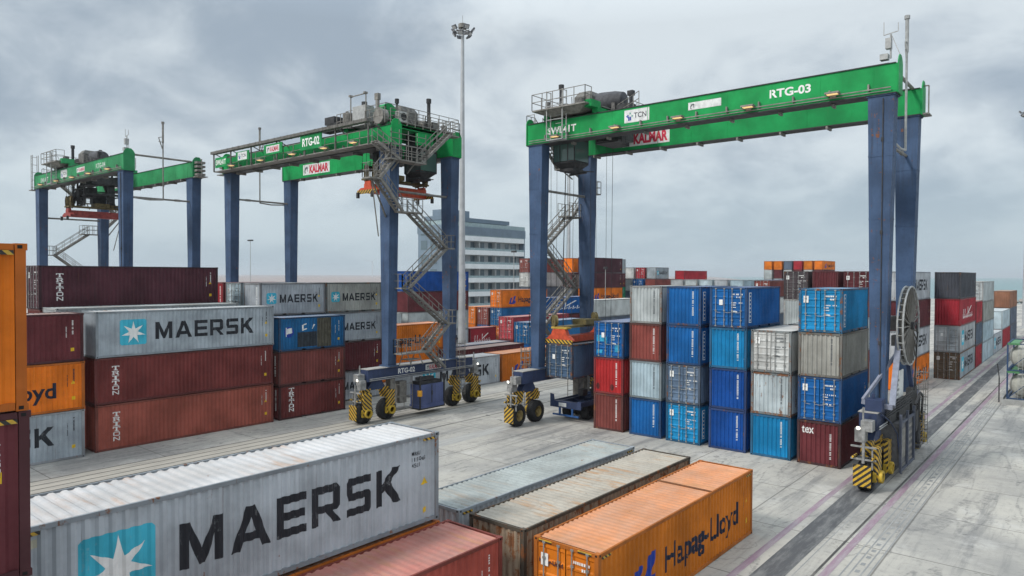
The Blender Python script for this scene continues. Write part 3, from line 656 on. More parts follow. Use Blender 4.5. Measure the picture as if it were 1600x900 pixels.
def gantry(num, label, loc, rotz, tx, spz, green=GREEN, walk=False, sp_old=False, ropes=True, signs='near', trolley_dy=0, tidy=None):
    g = thing('gantry_crane', label, 'gantry crane', loc, rotz, 'rubber tyred gantry cranes'); LY = 3.3; N = Vector
    for x in (0, SP):
        out = -1 if x == 0 else 1
        m = MB(); m.box((x - .42, -5.7, 3.15), (x + .42, 5.7, 3.98)); m.box((x - .47, -5.72, 3.1), (x + .47, 5.72, 3.148))
        sl = part('sill_beam', m, SILLB, g); m = MB(); m.box((x - .47, -5.72, 3.982), (x + .47, 5.72, 4.03)); part('sill_top', m, plain('dusty_plate', (.33, .32, .30), .8), sl)
        m = MB(); m.path([(x + out * .55, -5.6, 3.3), (x + out * .55, 5.6, 3.3)], .035); m.path([(x + out * .55, -5.6, 3.18), (x + out * .55, 5.6, 3.18)], .03); part('cable_conduit', m, LGREY, sl)
        for sy in (-1, 1):
            m = MB(); m.frus((x, sy * LY, 4.03), (.70, .80, 0), (x - out * .0, sy * LY, 20.84), (1.30, .92, 0))
            m.box((x - .72, sy * LY - .52, 20.84), (x + .72, sy * LY + .52, 20.93)); m.box((x - .6, sy * LY - .5, 4.03), (x + .6, sy * LY + .5, 4.12))
            for z in (7.4, 10.8, 14.2, 17.6):
                f_ = (z - 4.03) / 16.81; w0, d0 = .70 + .60 * f_ + .03, .80 + .12 * f_ + .03; m.frus((x, sy * LY, z), (w0, d0, 0), (x, sy * LY, z + .07), (w0, d0, 0))
            lg = part('leg', m, LEGB, g)
            if x > 0 and sy < 0:
                m = MB(); m.bar((x + .12, sy * LY - .43, 4.2), (x + .12, sy * LY - .50, 20.7), .03)
                for z in (7.5, 13.5, 18.5): m.cb((x + .1, sy * LY - .46, z), (.12, .1, .22))
                part('leg_conduit', m, DARK, lg)
            # bogie: yoke, two wheels with striped brackets
            m = MB(); yc = sy * 4.75
            m.frus((x, yc, 2.42), (.5, 1.9, 0), (x, yc, 3.1), (.62, .9, 0)); bg = part('bogie', m, SILLB, g)
            for q_ in (-1, 1):
                m = MB(); m.frus((x, yc + q_ * 1.0, 1.75), (.5, .5, 0), (x, yc + q_ * .85, 2.55), (.54, .62, 0)); part('striped_arm', m, HZ if q_ < 0 else HZ2, bg)
            for yw in (yc - 1.12, yc + 1.12):
                wheel(g, x, yw, out)
                m = MB(); xo = x + out * .42
                m.box((xo, yw - .36, .62), (xo + out * .22, yw + .36, 2.3)); m.box((x - .2 * out, yw - .3, 1.95), (xo, yw + .3, 2.28))
                b = part('wheel_bracket', m, HZ if yw < yc else HZ2, g)
                m = MB(); m.lathe((xo + out * .2, yw, .8), (out, 0, 0), [(0, .33), (.18, .33), (.20, .29), (.20, .22), (.02, .2), (.02, 0)], 24); m.box((xo - out * .02, yw - .42, .55), (xo + out * .14, yw + .42, 1.05)); part('hub_motor', m, HUB, b, True)
            m = MB(); m.box((x - .42, sy * 6.72, .35), (x + .42, sy * 6.78, 1.45)); m.box((x - .5, sy * 6.0, 1.75), (x - .4, sy * 6.72, 1.85)); m.box((x + .4, sy * 6.0, 1.75), (x + .5, sy * 6.72, 1.85))
            part('bumper_plate', m, HZ2, g)
            m = MB(); m.cb((x - .2, sy * 6.15, 2.9), (.5, .55, .7)); m.bar((x - .6, sy * 6.5, 2.35), (x + .6, sy * 6.5, 2.35), .06); m.bar((x - .6, sy * 6.5, 1.7), (x + .6, sy * 6.5, 1.7), .06); m.bar((x, sy * 6.5, 1.5), (x, sy * 6.5, 2.9), .09); m.bar((x + .4, sy * 6.4, 1.2), (x + .4, sy * 6.4, 2.4), .05); m.cb((x + .1, sy * 6.1, 3.4), (.55, .6, .55)); m.bar((x - .1, sy * 6.2, 3.6), (x - .1, sy * 6.2, 4.35), .05)
            sb = part('sensor_bracket', m, plain('bracket_grey', (.24, .24, .235), .6, .1, .35), g)
            if sy < 0 or num == '02':
                m = MB(); m.lathe((x - .25, sy * 6.52, 3.3), (0, sy, -.25), [(0, 0), (0, .07), (.03, .10), (.04, 0)], 14); part('headlight', m, LAMPW, sb)
    for sy in (-1, 1):
        m = MB(); m.box((-.78, sy * LY - .44, 20.95), (SP + .78, sy * LY + .44, 22.5))
        for k in range(9): m.box((1.2 + 2.75 * k, sy * LY - .452, 20.955), (1.235 + 2.75 * k, sy * LY + .452, 22.495))

        gd = part('girder', m, green, g)
        m = MB(); m.box((-.7, sy * LY - .50, 22.502), (SP + .7, sy * LY + .50, 22.54)); m.box((-.7, sy * LY - .12, 22.54), (SP + .3, sy * LY + .12, 22.66)); m.box((-.76, sy * LY - .56, 20.90), (SP + .76, sy * LY + .56, 20.948)); part('girder_rail', m, DARK, gd)
        for x in (-.80, SP + .80):
            pts = [(x, sy * LY + a, b) for a, b in ((-.52, 20.9), (.52, 20.9), (.52, 22.6), (.36, 22.86), (.18, 23.0), (-.18, 23.0), (-.36, 22.86), (-.52, 22.6))]
            m = MB(); m.prism(pts, (.05 if x > 0 else -.05, 0, 0)); part('end_plate', m, green, gd)
        m = MB(); yo = sy * (LY + .60)
        for x in range(1, 24, 2): m.cb((x, sy * (LY + .54), 21.35), (.08, .18, .35))
        m.bar((-.5, yo, 21.22), (SP + .5, yo, 21.22), .04); m.bar((-.5, yo, 21.06), (SP + .5, yo, 21.06), .03)
        part('lamp_conduit', m, STEEL, gd)
        for x in ((2.0, 7.1, 11.8, 16.4, 21.2) if sy < 0 else (2.2, 6.0, 10.5, 15.5, 20.5)):
            yy = sy * (LY + (.75 if not (walk and sy > 0) else 1.75))
            m = MB(); m.cb((x, yy, 21.32), (.75, .42, .10)); m.cb((x, yy - sy * .16, 21.20), (.3, .1, .2)); lm = part('floodlight', m, STEEL, gd)
            m = MB(); m.box((x - .28, yy - .15, 21.235), (x + .28, yy + .15, 21.262)); part('lamp_glass', m, LAMPON, lm)
        for x in (range(3, 24, 3) if sy < 0 else (1, 4, 7, 10, 13, 16, 19, 22)):
            m = MB(); m.cb((x, sy * LY + (.3 if sy < 0 else -.1), 20.81), (.12, .5 if sy < 0 else 1.0, .18)); part('girder_bracket', m, STEEL, gd)
    # ties between the legs and girders
    m = MB(); m.bar((0, -2.9, 17.6), (0, 2.9, 17.6), .10, 8); part('tie_rod', m, STEEL, g); m = MB(); m.bar((SP, -2.9, 18.5), (SP, 2.9, 18.5), .09, 8); m.cb((SP, 1.6, 18.5), (.16, .5, .22)); part('tie_rod', m, STEEL, g); m = MB(); m.bar((SP + .3, -2.9, 22.55), (SP + .3, 2.9, 22.55), .10, 8); part('tie_rod', m, STEEL, g)
    m = MB(); m.bar((SP + .5, .0, 18.4), (SP + .5, .0, 24.0), .065, 8); m.bar((SP + .5, 0, 24.0), (SP + .5, 0, 25.9), .10, 8); m.bar((SP + .5, 0, 25.9), (SP + .5, 0, 26.1), .15, 8); m.path([(SP + .5, 0, 18.4), (SP + .5, -1.3, 18.3), (SP + .5, -2.8, 18.4)], .065, 8)
    m.bar((SP + .5, -.05, 23.4), (SP + .5, -.42, 24.5), .05); m.bar((SP + .5, -.42, 24.5), (SP + .5, -.05, 24.6), .04); m.bar((SP + .5, -.45, 24.1), (SP + .5, -.02, 24.1), .03); part('antenna_mast', m, LGREY if num == '03' else STEEL, g, True)
    if num != '02':
        m = MB(); X = SP + .35; m.bar((X, -LY, 22.9), (X, -LY, 24.2), .05, 6); m.cb((X - .1, -LY, 23.7), (.28, .35, .55)); m.bar((X - .35, -LY, 24.2), (X + .35, -LY, 24.3), .03); m.bar((X - .35, -LY, 24.2), (X - .35, -LY, 24.9), .025); m.bar((X + .35, -LY, 24.3), (X + .35, -LY, 24.75), .025); m.bar((X + .5, -LY, 22.9), (X + .05, -LY, 24.1), .025); m.cb((X - .3, -LY, 23.0), (.4, .4, .3)); part('antenna', m, LGREY, g)
    m = MB()
    for z in (21.1, 21.5, 21.9, 22.3) if num != '03' else (): m.box((SP + .9, LY - .35, z), (SP + 1.5, LY + .5, z + .22))
    fx = 1.7 if num != '03' else 1.1; m.bar((SP + fx, LY, 20.9), (SP + fx, LY, 22.7), .05); m.bar((SP + fx, LY, 22.7), (SP + fx - .25, LY, 22.7), .05); m.box((SP + .86, LY - .5, 20.9), (SP + (2.0 if num != '03' else 1.2), LY + .5, 20.98)); part('festoon_end', m, STEEL, g)
    # stairs on the machinery side
    X = -.85; W = .72
    landing(g, (X - .45, .0), (X + .45, 3.2), 5.05, 's'); m = MB()
    for yy in (1.2, 2.4):
        for d in (-.3, .3): m.bar((X + d * 1.3, yy + d, 4.05), (X + d * .7, yy, 5.0), .05)
    m.cb((X, 1.8, 4.5), (.9, 1.2, .06)); part('platform_strut', m, STEEL, g)
    flight(g, (X, -3.3, 4.0), (X, -.1, 5.05), W) if False else None
    m = MB(); flight(g, (X, -1.6, 3.6), (X, .0, 5.0), W)
    flight(g, (X, .35, 5.05), (X, -2.05, 7.15), W); landing(g, (X - .45, -2.75), (X + .45, -1.9), 7.15, 'n')
    flight(g, (X, -.95 - .95, 7.15), (X, 2.35, 10.1), W); landing(g, (X - .45, 2.3), (X + .45, 3.15), 10.1, 's')
    flight(g, (X, 2.35, 10.1), (X, -1.75, 13.3), W); landing(g, (X - .45, -2.6), (X + .45, -1.7), 13.3, 'n')
    flight(g, (X, -1.75, 13.3), (X, 1.9, 15.95), W); landing(g, (X - .55, 1.1), (X + .55, 3.3), 15.95, 's')
    X2 = -1.1; flight(g, (X2, 3.2, 15.95), (X2, 5.35, 18.2), W); landing(g, (X2 - .45, 5.3), (X2 + .45, 6.4), 18.2, 's')
    flight(g, (X2 + .05, 5.35, 18.25), (X2 + .05, 4.0, 19.75), .7)
    m = MB(); m.bar((X2, 5.9, 18.1), (X2 + 1.0, 3.7, 15.5), .07); m.bar((X2, 5.9, 18.1), (X2 + .8, 4.6, 14.0), .05); m.bar((-.2, 2.9, 15.7), (X2, 5.2, 17.9), .05); part('stair_brace', m, STEEL, g)
    landing(g, (-1.65, .9), (-.6, 4.6), 19.8, 'e', 'access_platform')
    m = MB()
    for yy in (1.0, 1.9, 2.8, 3.7, 4.5):
        for z in (20.1, 20.5, 20.9, 21.3, 21.7): m.bar((-1.63, yy, z), (-1.63, min(4.6, yy + .9), z), .03)
        m.bar((-1.63, yy, 19.8), (-1.63, yy, 22.0), .03)
    part('guard_panel', m, STEEL, g)
    flight(g, (-1.2, 1.3, 19.85), (-1.2, -1.75, 22.45), .7)
    landing(g, (-1.6, -2.8), (-.85, -1.7), 22.45, 'ne', 'access_platform')
    m = MB(); m.bar((-.6, 2.0, 19.0), (-1.5, 2.0, 19.7), .06); m.bar((-.6, 3.6, 19.0), (-1.5, 3.6, 19.7), .06); part('platform_strut', m, STEEL, g)
    # ladder cages low down
    for (x, yy) in ((-.75, -3.9), (SP + .95, 3.0)):
        m = MB()
        for z in [1.3 + .5 * k for k in range(9)]: m.ring((x, yy, z), (0, 0, 1), .38, .022, 10, 4)
        for k in range(6):
            a = 2 * PI * k / 6; m.bar((x + .38 * math.cos(a), yy + .38 * math.sin(a), 1.0), (x + .38 * math.cos(a), yy + .38 * math.sin(a), 5.6), .022)
        for k in range(15): m.bar((x - .3, yy + .3, .9 + .3 * k), (x + .3, yy + .3, .9 + .3 * k), .018)
        part('ladder_cage', m, STEEL, g)
    # power pack under the machinery sill
    if num == '02':
     m = MB(); m.box((-1.02, -1.55, .75), (.1, 1.0, 2.35)); m.box((-1.08, -1.6, .5), (.15, 1.05, .75)); gs = part('power_pack', m, GENB, g)
     m = MB(); m.box((-1.045, -.31, .85), (-1.025, -.24, 2.3)); m.cb((-1.06, -.27, 1.65), (.05, .12, .35))
     for yy in (-1.62, 1.02): m.box((-1.1, yy - .05, .45), (-1.0, yy + .05, 3.1))
     m.box((-1.1, -1.66, .4), (.2, 1.1, .5)); m.box((-.9, -1.4, 2.36), (0, .9, 2.62)); m.cb((-.7, .2, 2.85), (.5, 1.6, .2)); part('power_pack_frame', m, DARK, gs)
    m = MB(); m.box((-.5, 1.35, .55), (.35, 3.05, .68)); rail(m, [(-.5, 1.35, .68), (-.5, 3.05, .68)], 1.9, .03, .85); m.cb((0, 2.1, 1.9), (.55, .7, 1.7)); m.cb((0, 3.2, 2.2), (.6, .4, 1.8)); part('service_walkway', m, STEEL, g)
    if num == '02': m = MB(); m.lathe((-1.15, 1.15, 1.75), (0, 0, 1), [(-.22, 0), (-.22, .2), (.22, .2), (.22, 0)], 14); part('beacon', m, plain('beacon_amber', (.7, .33, .03), .5), g)
    # cable reel, its frame and cabinets on the other sill
    if num == '03':
        X = SP + .95; RC = (X, -.95, 8.35)
        rl = thing_part('cable_reel', g)
        m = MB()
        for dx in (-.14, .14): m.ring((X + dx, RC[1], RC[2]), (1, 0, 0), 2.2, .05, 48, 6)
        for k in range(32):
            a = 2 * PI * k / 32; m.bar((X + .14, RC[1] + 2.2 * math.cos(a), RC[2] + 2.2 * math.sin(a)), (X - .14, RC[1] + 2.2 * math.cos(a), RC[2] + 2.2 * math.sin(a)), .025)
        part('reel_rim', m, LGREY, rl)
        m = MB()
        for k in range(26):
            a = 2 * PI * k / 26
            for dx in (-.14, .14): m.bar((X + dx * .8, RC[1] + .2 * math.cos(a), RC[2] + .2 * math.sin(a)), (X + dx, RC[1] + 2.2 * math.cos(a), RC[2] + 2.2 * math.sin(a)), .05)
        part('reel_spokes', m, plain('spoke_steel', (.15, .14, .125), .7), rl)
        m = MB(); m.lathe(RC, (1, 0, 0), [(-.10, 0), (-.10, 1.95), (-.02, 1.95), (-.02, 0)], 36); part('cable_coil', m, plain('cable_wound', (.095, .088, .075), .85, 0, .35, 9), rl)
        m = MB(); m.lathe(RC, (1, 0, 0), [(-.5, 0), (-.5, .22), (.3, .22), (.3, 0)], 16); m.bar((X - 1.0, RC[1], RC[2]), (X + .3, RC[1], RC[2]), .1, 8); m.path([(X + .3, RC[1], RC[2]), (X + .32, RC[1] + .5, RC[2] + .2), (X + .32, RC[1] + .8, RC[2] - .6), (X + .2, RC[1] + .8, 4.6)], .04); m.cb((X - .7, RC[1] + .3, RC[2] + .1), (.7, .9, .8)); m.cb((X - .6, RC[1] + .3, RC[2] - .9), (.5, .7, .6)); part('reel_hub', m, DARK, rl)
        FB = plain('frame_blue_grey', (.20, .215, .27), .55)
        m = MB(); m.bar((SP - .5, -4.8, 4.42), (SP + .98, -4.8, 4.24), .17); m.bar((SP - .45, -4.8, 4.5), (SP + .75, -2.6, 6.95), .11); m.bar((SP + .95, -4.75, 4.3), (SP + .66, -1.6, 8.4), .20); m.bar((SP + .6, -1.4, 8.3), (SP + .6, .9, 8.2), .16); part('reel_frame', m, FB, g)
        m = MB(); m.bar((SP + .6, -.4, 8.0), (SP + .62, 2.4, 4.1), .15); part('reel_strut', m, SILLB, g)
    m = MB(); m.box((SP - .4, -2.9, .75), (SP + .95, .6, 3.05)); cb = part('electrical_cabinet', m, plain('cabinet_grey', (.13, .13, .135), .6, .1, .3), g)
    m = MB()
    for yy in (-2.95, -1.2, .62): m.box((SP + .96, yy - .09, .45), (SP + 1.08, yy + .09, 3.6))
    m.box((SP + .96, -3.0, .45), (SP + 1.06, .7, .58)); m.box((SP + .96, -3.0, 3.06), (SP + 1.06, .7, 3.18)); part('cabinet_frame', m, plain('cabinet_frame_dark', (.075, .085, .115), .6), cb)
    m = MB()
    for z in (.9, 1.3, 1.7, 2.1, 2.5): m.box((SP + .955, -1.0, z), (SP + .975, .4, z + .18))
    m.cb((SP + .97, -2.1, 1.9), (.03, 1.2, 1.6)); part('cabinet_louvre', m, STEEL, cb)
    m = MB(); m.box((SP + .58, -2.45, 4.3), (SP + .63, -.35, 5.8)); sg = part('notice_plate', m, PANELW, g)
    for k in range(5): flatsign(sg, 'notice_text', marks([(0, 0, 7 if k % 2 else 5, False, .13)], k + 60), GREYINK, (SP + .635, -2.2, 5.5 - .26 * k), (0, 1, 0))
    m = MB(); r = random.Random(4)
    for k in range(16):
        yy = r.uniform(.9, 3.4); m.bar((SP + r.uniform(.5, 1.1), yy, r.uniform(.8, 1.5)), (SP + r.uniform(.5, 1.1), yy + r.uniform(-.3, .3), r.uniform(2.6, 5.0)), r.uniform(.03, .07))
    m.cb((SP + .7, 1.5, 2.6), (.7, .8, 1.2)); m.cb((SP + .6, 2.6, 1.7), (.8, .5, 1.2)); m.cb((SP + .85, 1.0, 1.2), (.9, .5, .15)); m.path([(SP + 1.0, 1.0, 3.6), (SP + 1.1, 2.0, 4.2), (SP + 1.1, 2.8, 3.9), (SP + 1.0, 3.0, 2.4)], .07); part('pipework', m, DARK, g)
    m = MB()
    for k in range(4): m.cb((SP + .3, -4.0 + .5 * k, 3.3 + .05 * k), (.12, .9, .1))
    m.path([(SP + .55, -5.2, 3.9), (SP + .75, -4.2, 3.4), (SP + .9, -3.2, 2.6), (SP + 1.0, -2.6, .3)], .035); m.cb((SP + .2, -5.0, 4.35), (.8, .9, .6)); m.bar((SP - .1, -4.9, 4.0), (SP + .1, -4.9, 4.9), .09); part('junction_box', m, SILLB, g)
    if num == '03':
        m = MB()
        for k, (y0, y1, z0, z1, o_) in enumerate([(-3.9, -2.2, 3.15, 3.7, .18), (-2.1, -.6, 3.25, 4.3, .3), (-.5, 1.1, 3.2, 3.95, .24), (1.2, 2.6, 3.1, 4.5, .34), (2.7, 3.6, 3.2, 3.8, .2)]): m.box((SP + .48, y0, z0), (SP + .48 + o_, y1, z1))
        for k in range(5): m.bar((SP + .62, -4.6, 4.05 - .12 * k), (SP + .95, .4, 4.5 - .16 * k), .035)
        part('cable_duct', m, DARK, g)
    # trolley with machinery, cab and hoist
    t = thing_part('trolley', g); ty = trolley_dy
    m = MB(); m.box((tx - 2.4, -LY - .2, 22.70), (tx - 1.9, LY + .2, 23.05)); m.box((tx + 1.9, -LY - .2, 22.70), (tx + 2.4, LY + .2, 23.05)); m.box((tx - 2.4, -2.4, 22.78), (tx + 2.4, 2.4, 22.98)); m.box((tx + 1.7, -LY - .9, 23.0), (tx + 2.3, -LY + .3, 23.5))
    for x in (tx - 2.1, tx + 2.1):
        for y in (-LY, LY): m.lathe((x, y, 22.83), (0, 1, 0), [(-.15, 0), (-.15, .22), (.15, .22), (.15, 0)], 12)
    part('trolley_frame', m, green, t)
    m = MB(); m.box((tx - 2.6, -LY - 1.4, 23.15), (tx + 2.1, -LY + .4, 23.25)); m.box((tx - 2.6, -LY + .4, 23.15), (tx + 2.4, LY, 23.22)); m.frus((tx - .2, -LY - .4, 22.75), (2.6, .5, 0), (tx - .2, -LY - .4, 23.149), (4.2, 1.6, 0)); part('trolley_deck', m, STEEL, t)
    m = MB(); z = 23.25; rail(m, [(tx - 2.6, -LY - 1.4, z), (tx + 2.1, -LY - 1.4, z), (tx + 2.1, -LY - .6, z)], 1.15, .03, .9); rail(m, [(tx - 2.6, -LY - 1.4, z), (tx - 2.6, LY, z), (tx + 2.4, LY, z), (tx + 2.4, .6, z)], 1.15, .03, 1.1); rail(m, [(tx + 2.4, -.8, 22.7), (tx + 5.5, -LY + .1, 22.7)], 1.0, .028, 1.0); part('trolley_railing', m, STEEL, t)
    m = MB(); m.box((tx - 1.0, -1.5, 23.25), (tx + .4, .3, 24.6)); m.frus((tx - .3, -.6, 24.6), (1.4, 1.8, 0), (tx - .3, -.5, 25.0), (1.0, 1.4, 0)); m.cb((tx - 1.3, -2.2, 23.6), (.7, .9, .7)); m.cb((tx - 2.0, -2.4, 23.55), (.5, .7, .6)); m.bar((tx - 1.9, -1.6, 23.6), (tx - .9, -1.6, 23.8), .3, 10); part('hoist_motor', m, plain('motor_grey', (.135, .13, .12), .6, .1, .4), t)
    m = MB()
    pr = [(-1.5, 0), (-1.5, .55), (-1.35, .80), (-.5, .86), (.7, .78), (1.4, .62), (1.5, .45), (1.5, 0)]; m.lathe((tx + 1.15, -.2, 24.1), (1, 0, .0), pr, 20); part('winch_cover', m, COVER, t, True)
    m = MB(); m.lathe((tx - .9, 1.9, 24.0), (1, 0, 0), [(-.5, 0), (-.5, .78), (.5, .78), (.5, 0)], 24); m.lathe((tx - 1.9, 2.6, 23.6), (1, 0, 0), [(-.2, 0), (-.2, .4), (.2, .4), (.2, 0)], 16); part('winch_drum', m, green, t)
    for (ex, ey, eb, et, er, ec) in ((-2.1, -1.7, 23.2, 25.7, .15, .21), (-1.0, .8, 23.2, 25.4, .10, .18), (.9, 2.6, 23.2, 25.1, .12, .24)):
        m = MB(); m.bar((tx + ex, ey, eb), (tx + ex, ey, et - .35), er, 10); m.bar((tx + ex, ey, et - .35), (tx + ex, ey, et), ec, 10); part('exhaust_stack', m, DARK, t)
    m = MB(); m.bar((tx + 3.6, -1.0, 22.7), (tx + 3.6, -1.0, 24.3), .14, 8); m.cb((tx + 3.3, -1.1, 23.2), (1.1, .8, .6)); m.cb((tx + 3.6, -1.0, 24.3), (.45, .35, .35)); part('cable_guide', m, DARK, t)
    r = random.Random(int(num)); DE = plain('dirty_equipment', (.11, .105, .10), .7, .1, .45, 6)
    for k in range(16):
        x, y = tx + r.uniform(-2.3, 2.2), r.uniform(-3.6, 3.0); hh = r.uniform(.25, .9); m = MB(); m.cb((x, y, 23.22 + hh / 2), (r.uniform(.15, .6), r.uniform(.15, .7), hh)); part('control_box', m, DE, t)
    for k in range(8):
        x, y = tx + r.uniform(-2.3, 1.5), r.uniform(-3.4, 2.6); m = MB(); m.bar((x, y, 23.3), (x + r.uniform(-.2, .9), y + r.uniform(-.5, .5), r.uniform(23.6, 24.5)), r.uniform(.025, .06)); part('hydraulic_pipe', m, DE, t)
    m = MB(); m.box((tx - 2.5, .9, 23.25), (tx - 2.05, 1.9, 24.05)); ac = part('cooling_unit', m, plain('cooling_white', (.45, .45, .43), .5), t)
    m = MB(); m.lathe((tx - 2.52, 1.4, 23.65), (-1, 0, 0), [(0, 0), (0, .3), (.02, .3), (.02, .24), (-.0, .2)], 16); part('fan', m, DARK, ac)
    yl = -LY - 1.15
    m = MB()
    for dx in (-1.35, .05):
        for dy in (0, .5): m.bar((tx + dx, yl + dy - .1, 20.95), (tx + dx, yl + dy - .1, 24.5), .045)
    for z in (20.95, 21.4, 21.9, 22.4, 22.9, 23.4, 23.9, 24.45):
        m.bar((tx - 1.35, yl - .1, z), (tx + .05, yl - .1, z), .03) if z in (20.95, 22.4, 23.4, 24.45) else None
        for dx in (-1.35, .05): m.bar((tx + dx, yl - .1, z), (tx + dx, yl + .4, z), .03)
    m.box((tx - 1.35, yl - .15, 20.9), (tx + .05, yl + .45, 20.96))
    for k in range(11): m.bar((tx - .9, yl + .4, 21.0 + .3 * k), (tx - .4, yl + .4, 21.0 + .3 * k), .02)
    part('ladder_frame', m, LGREY, t)
    cx = tx - 1.15
    CL, CR = cx - 1.1, cx + .85
    m = MB()
    if num != '04':
        m.box((CL, -2.5, 21.22), (CR, -.6, 21.38)); m.box((CL, -2.5, 19.55), (CR, -.6, 19.67)); m.frus((cx - .1, -1.5, 19.2), (1.3, 1.0, 0), (cx - .1, -1.5, 19.54), (1.9, 1.85, 0))
        for x in (CL + .03, CL + .62, CL + 1.32, CR - .03):
            for y in (-2.47, -.63): m.bar((x, y, 19.67), (x, y, 21.22), .045)
        m.box((CL + .1, -.9, 21.38), (CR - .1, -.7, 22.78)); m.box((cx - .7, -2.2, 18.98), (cx + .5, -.8, 19.19)); m.bar((cx - .9, -2.3, 19.1), (cx + 1.6, -1.0, 18.9), .05); m.bar((cx - .6, -1.0, 18.85), (cx + 1.2, -1.4, 18.85), .1); cab = part('operator_cab', m, DARK, t)
        m = MB(); m.box((CL + .1, -.66, 19.7), (CR - .1, -.63, 21.2)); part('cab_back', m, plain('cab_interior', (.05, .06, .06), .7), cab)
        for x0, x1 in ((CL + .07, CL + .58), (CL + .66, CL + 1.28), (CL + 1.36, CR - .07)):
            m = MB(); m.box((x0, -2.49, 19.7), (x1, -2.475, 21.2)); part('cab_window', m, CABGL, cab)
        for x in (CL, CR - .02):
            m = MB(); m.box((x, -2.42, 19.7), (x + .02, -.68, 21.2)); part('cab_window', m, CABGL, cab)
        m = MB(); m.box((cx - .3, -1.7, 19.7), (cx + .1, -1.2, 20.6)); part('driver_seat', m, plain('seat_red', (.3, .03, .03), .7), cab)
    else:
        for x in (tx - 1.8, tx - .4, tx + 1.6):
            for y in (-1.8, 1.8): m.bar((x, y, 22.7), (x, y, 18.6), .12)
        for z in (18.7, 19.8, 20.6): m.bar((tx - 1.8, -1.8, z), (tx + 1.6, -1.8, z), .09); m.bar((tx - 1.8, 1.8, z), (tx + 1.6, 1.8, z), .09); m.bar((tx - 1.8, -1.8, z), (tx - 1.8, 1.8, z), .09)
        m.bar((tx - 1.8, -1.8, 18.7), (tx - .4, -1.8, 20.6), .08); m.bar((tx + 1.6, -1.8, 18.7), (tx - .4, -1.8, 20.6), .08); m.cb((tx - 1.0, .5, 19.6), (.9, 1.4, 1.0)); m.cb((tx + .6, -.8, 20.2), (1.2, .9, 1.1)); part('hoist_frame', m, DARK, t)
        m = MB(); m.box((tx - 1.75, -1.9, 19.0), (tx - .9, -1.84, 19.9)); part('hoist_panel', m, green, t)
        m = MB()
        for dx in (-.25, .25): m.bar((-1.35 + dx, -3.9, 20.9), (-1.35 + dx, -3.9, 25.0), .035); m.bar((-1.35 + dx, -3.3, 20.9), (-1.35 + dx, -3.3, 25.0), .035)
        for k in range(14): m.bar((-1.6, -3.9, 21.0 + .3 * k), (-1.1, -3.9, 21.0 + .3 * k), .025)
        for k in range(5): m.bar((-1.6, -3.9, 21.2 + .9 * k), (-1.6, -3.3, 21.2 + .9 * k), .03)
        m.box((-1.8, -4.1, 20.82), (-.8, -2.8, 20.9)); part('ladder_frame', m, STEEL, t)
    m = MB(); m.cb((tx + 2.0, -.6, 21.4), (2.2, 1.8, .8)); m.cb((tx + .8, 1.5, 21.6), (1.5, 1.6, .9)); m.cb((tx + 2.3, -1.6, 20.75), (1.9, 1.2, .10)); rail(m, [(tx + 1.4, -2.15, 20.8), (tx + 3.2, -2.15, 20.8), (tx + 3.2, -1.0, 20.8)], .9, .03, .6)
    if spz > 12:
        m.bar((tx - 1.2, -2.2, 19.0), (tx - .4, -1.0, 21.6), .3, 8); m.bar((tx - 1.2, 2.2, 19.0), (tx - .4, 1.0, 21.6), .3, 8); m.cb((tx + .9, 1.2, 20.2), (.6, .6, 2.0)); m.cb((tx + 1.6, .2, 20.0), (.25, 3.6, .25)); m.cb((tx + .4, -1.8, 19.6), (.4, .5, 1.6))
    part('hoist_platform', m, DARK, t)
    # head block and spreader hang along the container axis
    s = thing_part('spreader', g); z = spz; sx = tx if tidy is None else tidy
    sm = SPOLD if sp_old else SPRED
    sr = .46 if num == '03' else .72
    DY = SPYEL if num == '03' else plain('spreader_dull_yellow', (.13, .10, .045), .7, 0, .4)
    m = MB(); m.box((sx - .4, -2.9, z + 1.12), (sx + .4, 2.9, z + 1.30)); m.cb((sx, .4, z + 1.5), (1.3, 1.5, .4)); m.cb((sx, 1.8, z + 1.45), (.7, .9, .35)); part('head_block', m, DY, s)
    for y in (-2.75, 2.75):
        m = MB(); m.box((sx - .72, y - .3, z + 1.1), (sx + .72, y + .3, z + 1.24)); part('head_plate', m, (plain('head_plate_yellow', (.40, .27, .05), .6) if num == '03' else DY), s)
        for dx in (-.55, .45) if num != '03' else (-.6,):
            m = MB(); m.lathe((sx + dx, y, z + 1.68), (.5, .85, 0), [(-.12, 0), (-.12, sr), (-.04, sr - .05), (.04, sr - .05), (.12, sr), (.12, 0)], 24); m.lathe((sx + dx, y, z + 1.68), (.5, .85, 0), [(-.16, 0), (-.16, .12), (.16, .12), (.16, 0)], 12); part('sheave', m, DY, s)
    m = MB(); m.box((sx - .42, -3.02, z + .05), (sx + .42, 3.02, z + (.52 if num == '03' else .78))); part('spreader_beam', m, sm, s)
    for y in (-2.85, 2.85):
        m = MB(); m.frus((sx, y, z + .28), (2.36, .40, 0), (sx, y, z + (.62 if num == '03' else .48)), (1.62, .40, 0))
        if num == '03': m.frus((sx, y, z + .62), (1.5, .36, 0), (sx, y, z + 1.08), (1.1, .36, 0))
        else: m.frus((sx, y, z + .48), (.9, .3, 0), (sx, y, z + 1.0), (.7, .3, 0))
        part('spreader_end', m, sm, s)
    for y in (-3.07, 3.03):
        m = MB(); m.box((sx - 1.24, y, z + .0), (sx + 1.24, y + .04, z + .30)); part('spreader_stripe', m, HZ if not sp_old else sm, s)
    m = MB()
    for dx in (-.9, .9):
        for y in (-3.25, 3.25):
            if spz > 12: m = MB(); m.box((sx + dx - .10, y - .10, z - .35), (sx + dx + .10, y + .10, z + .1)); part('corner_guide', m, DARK, s)
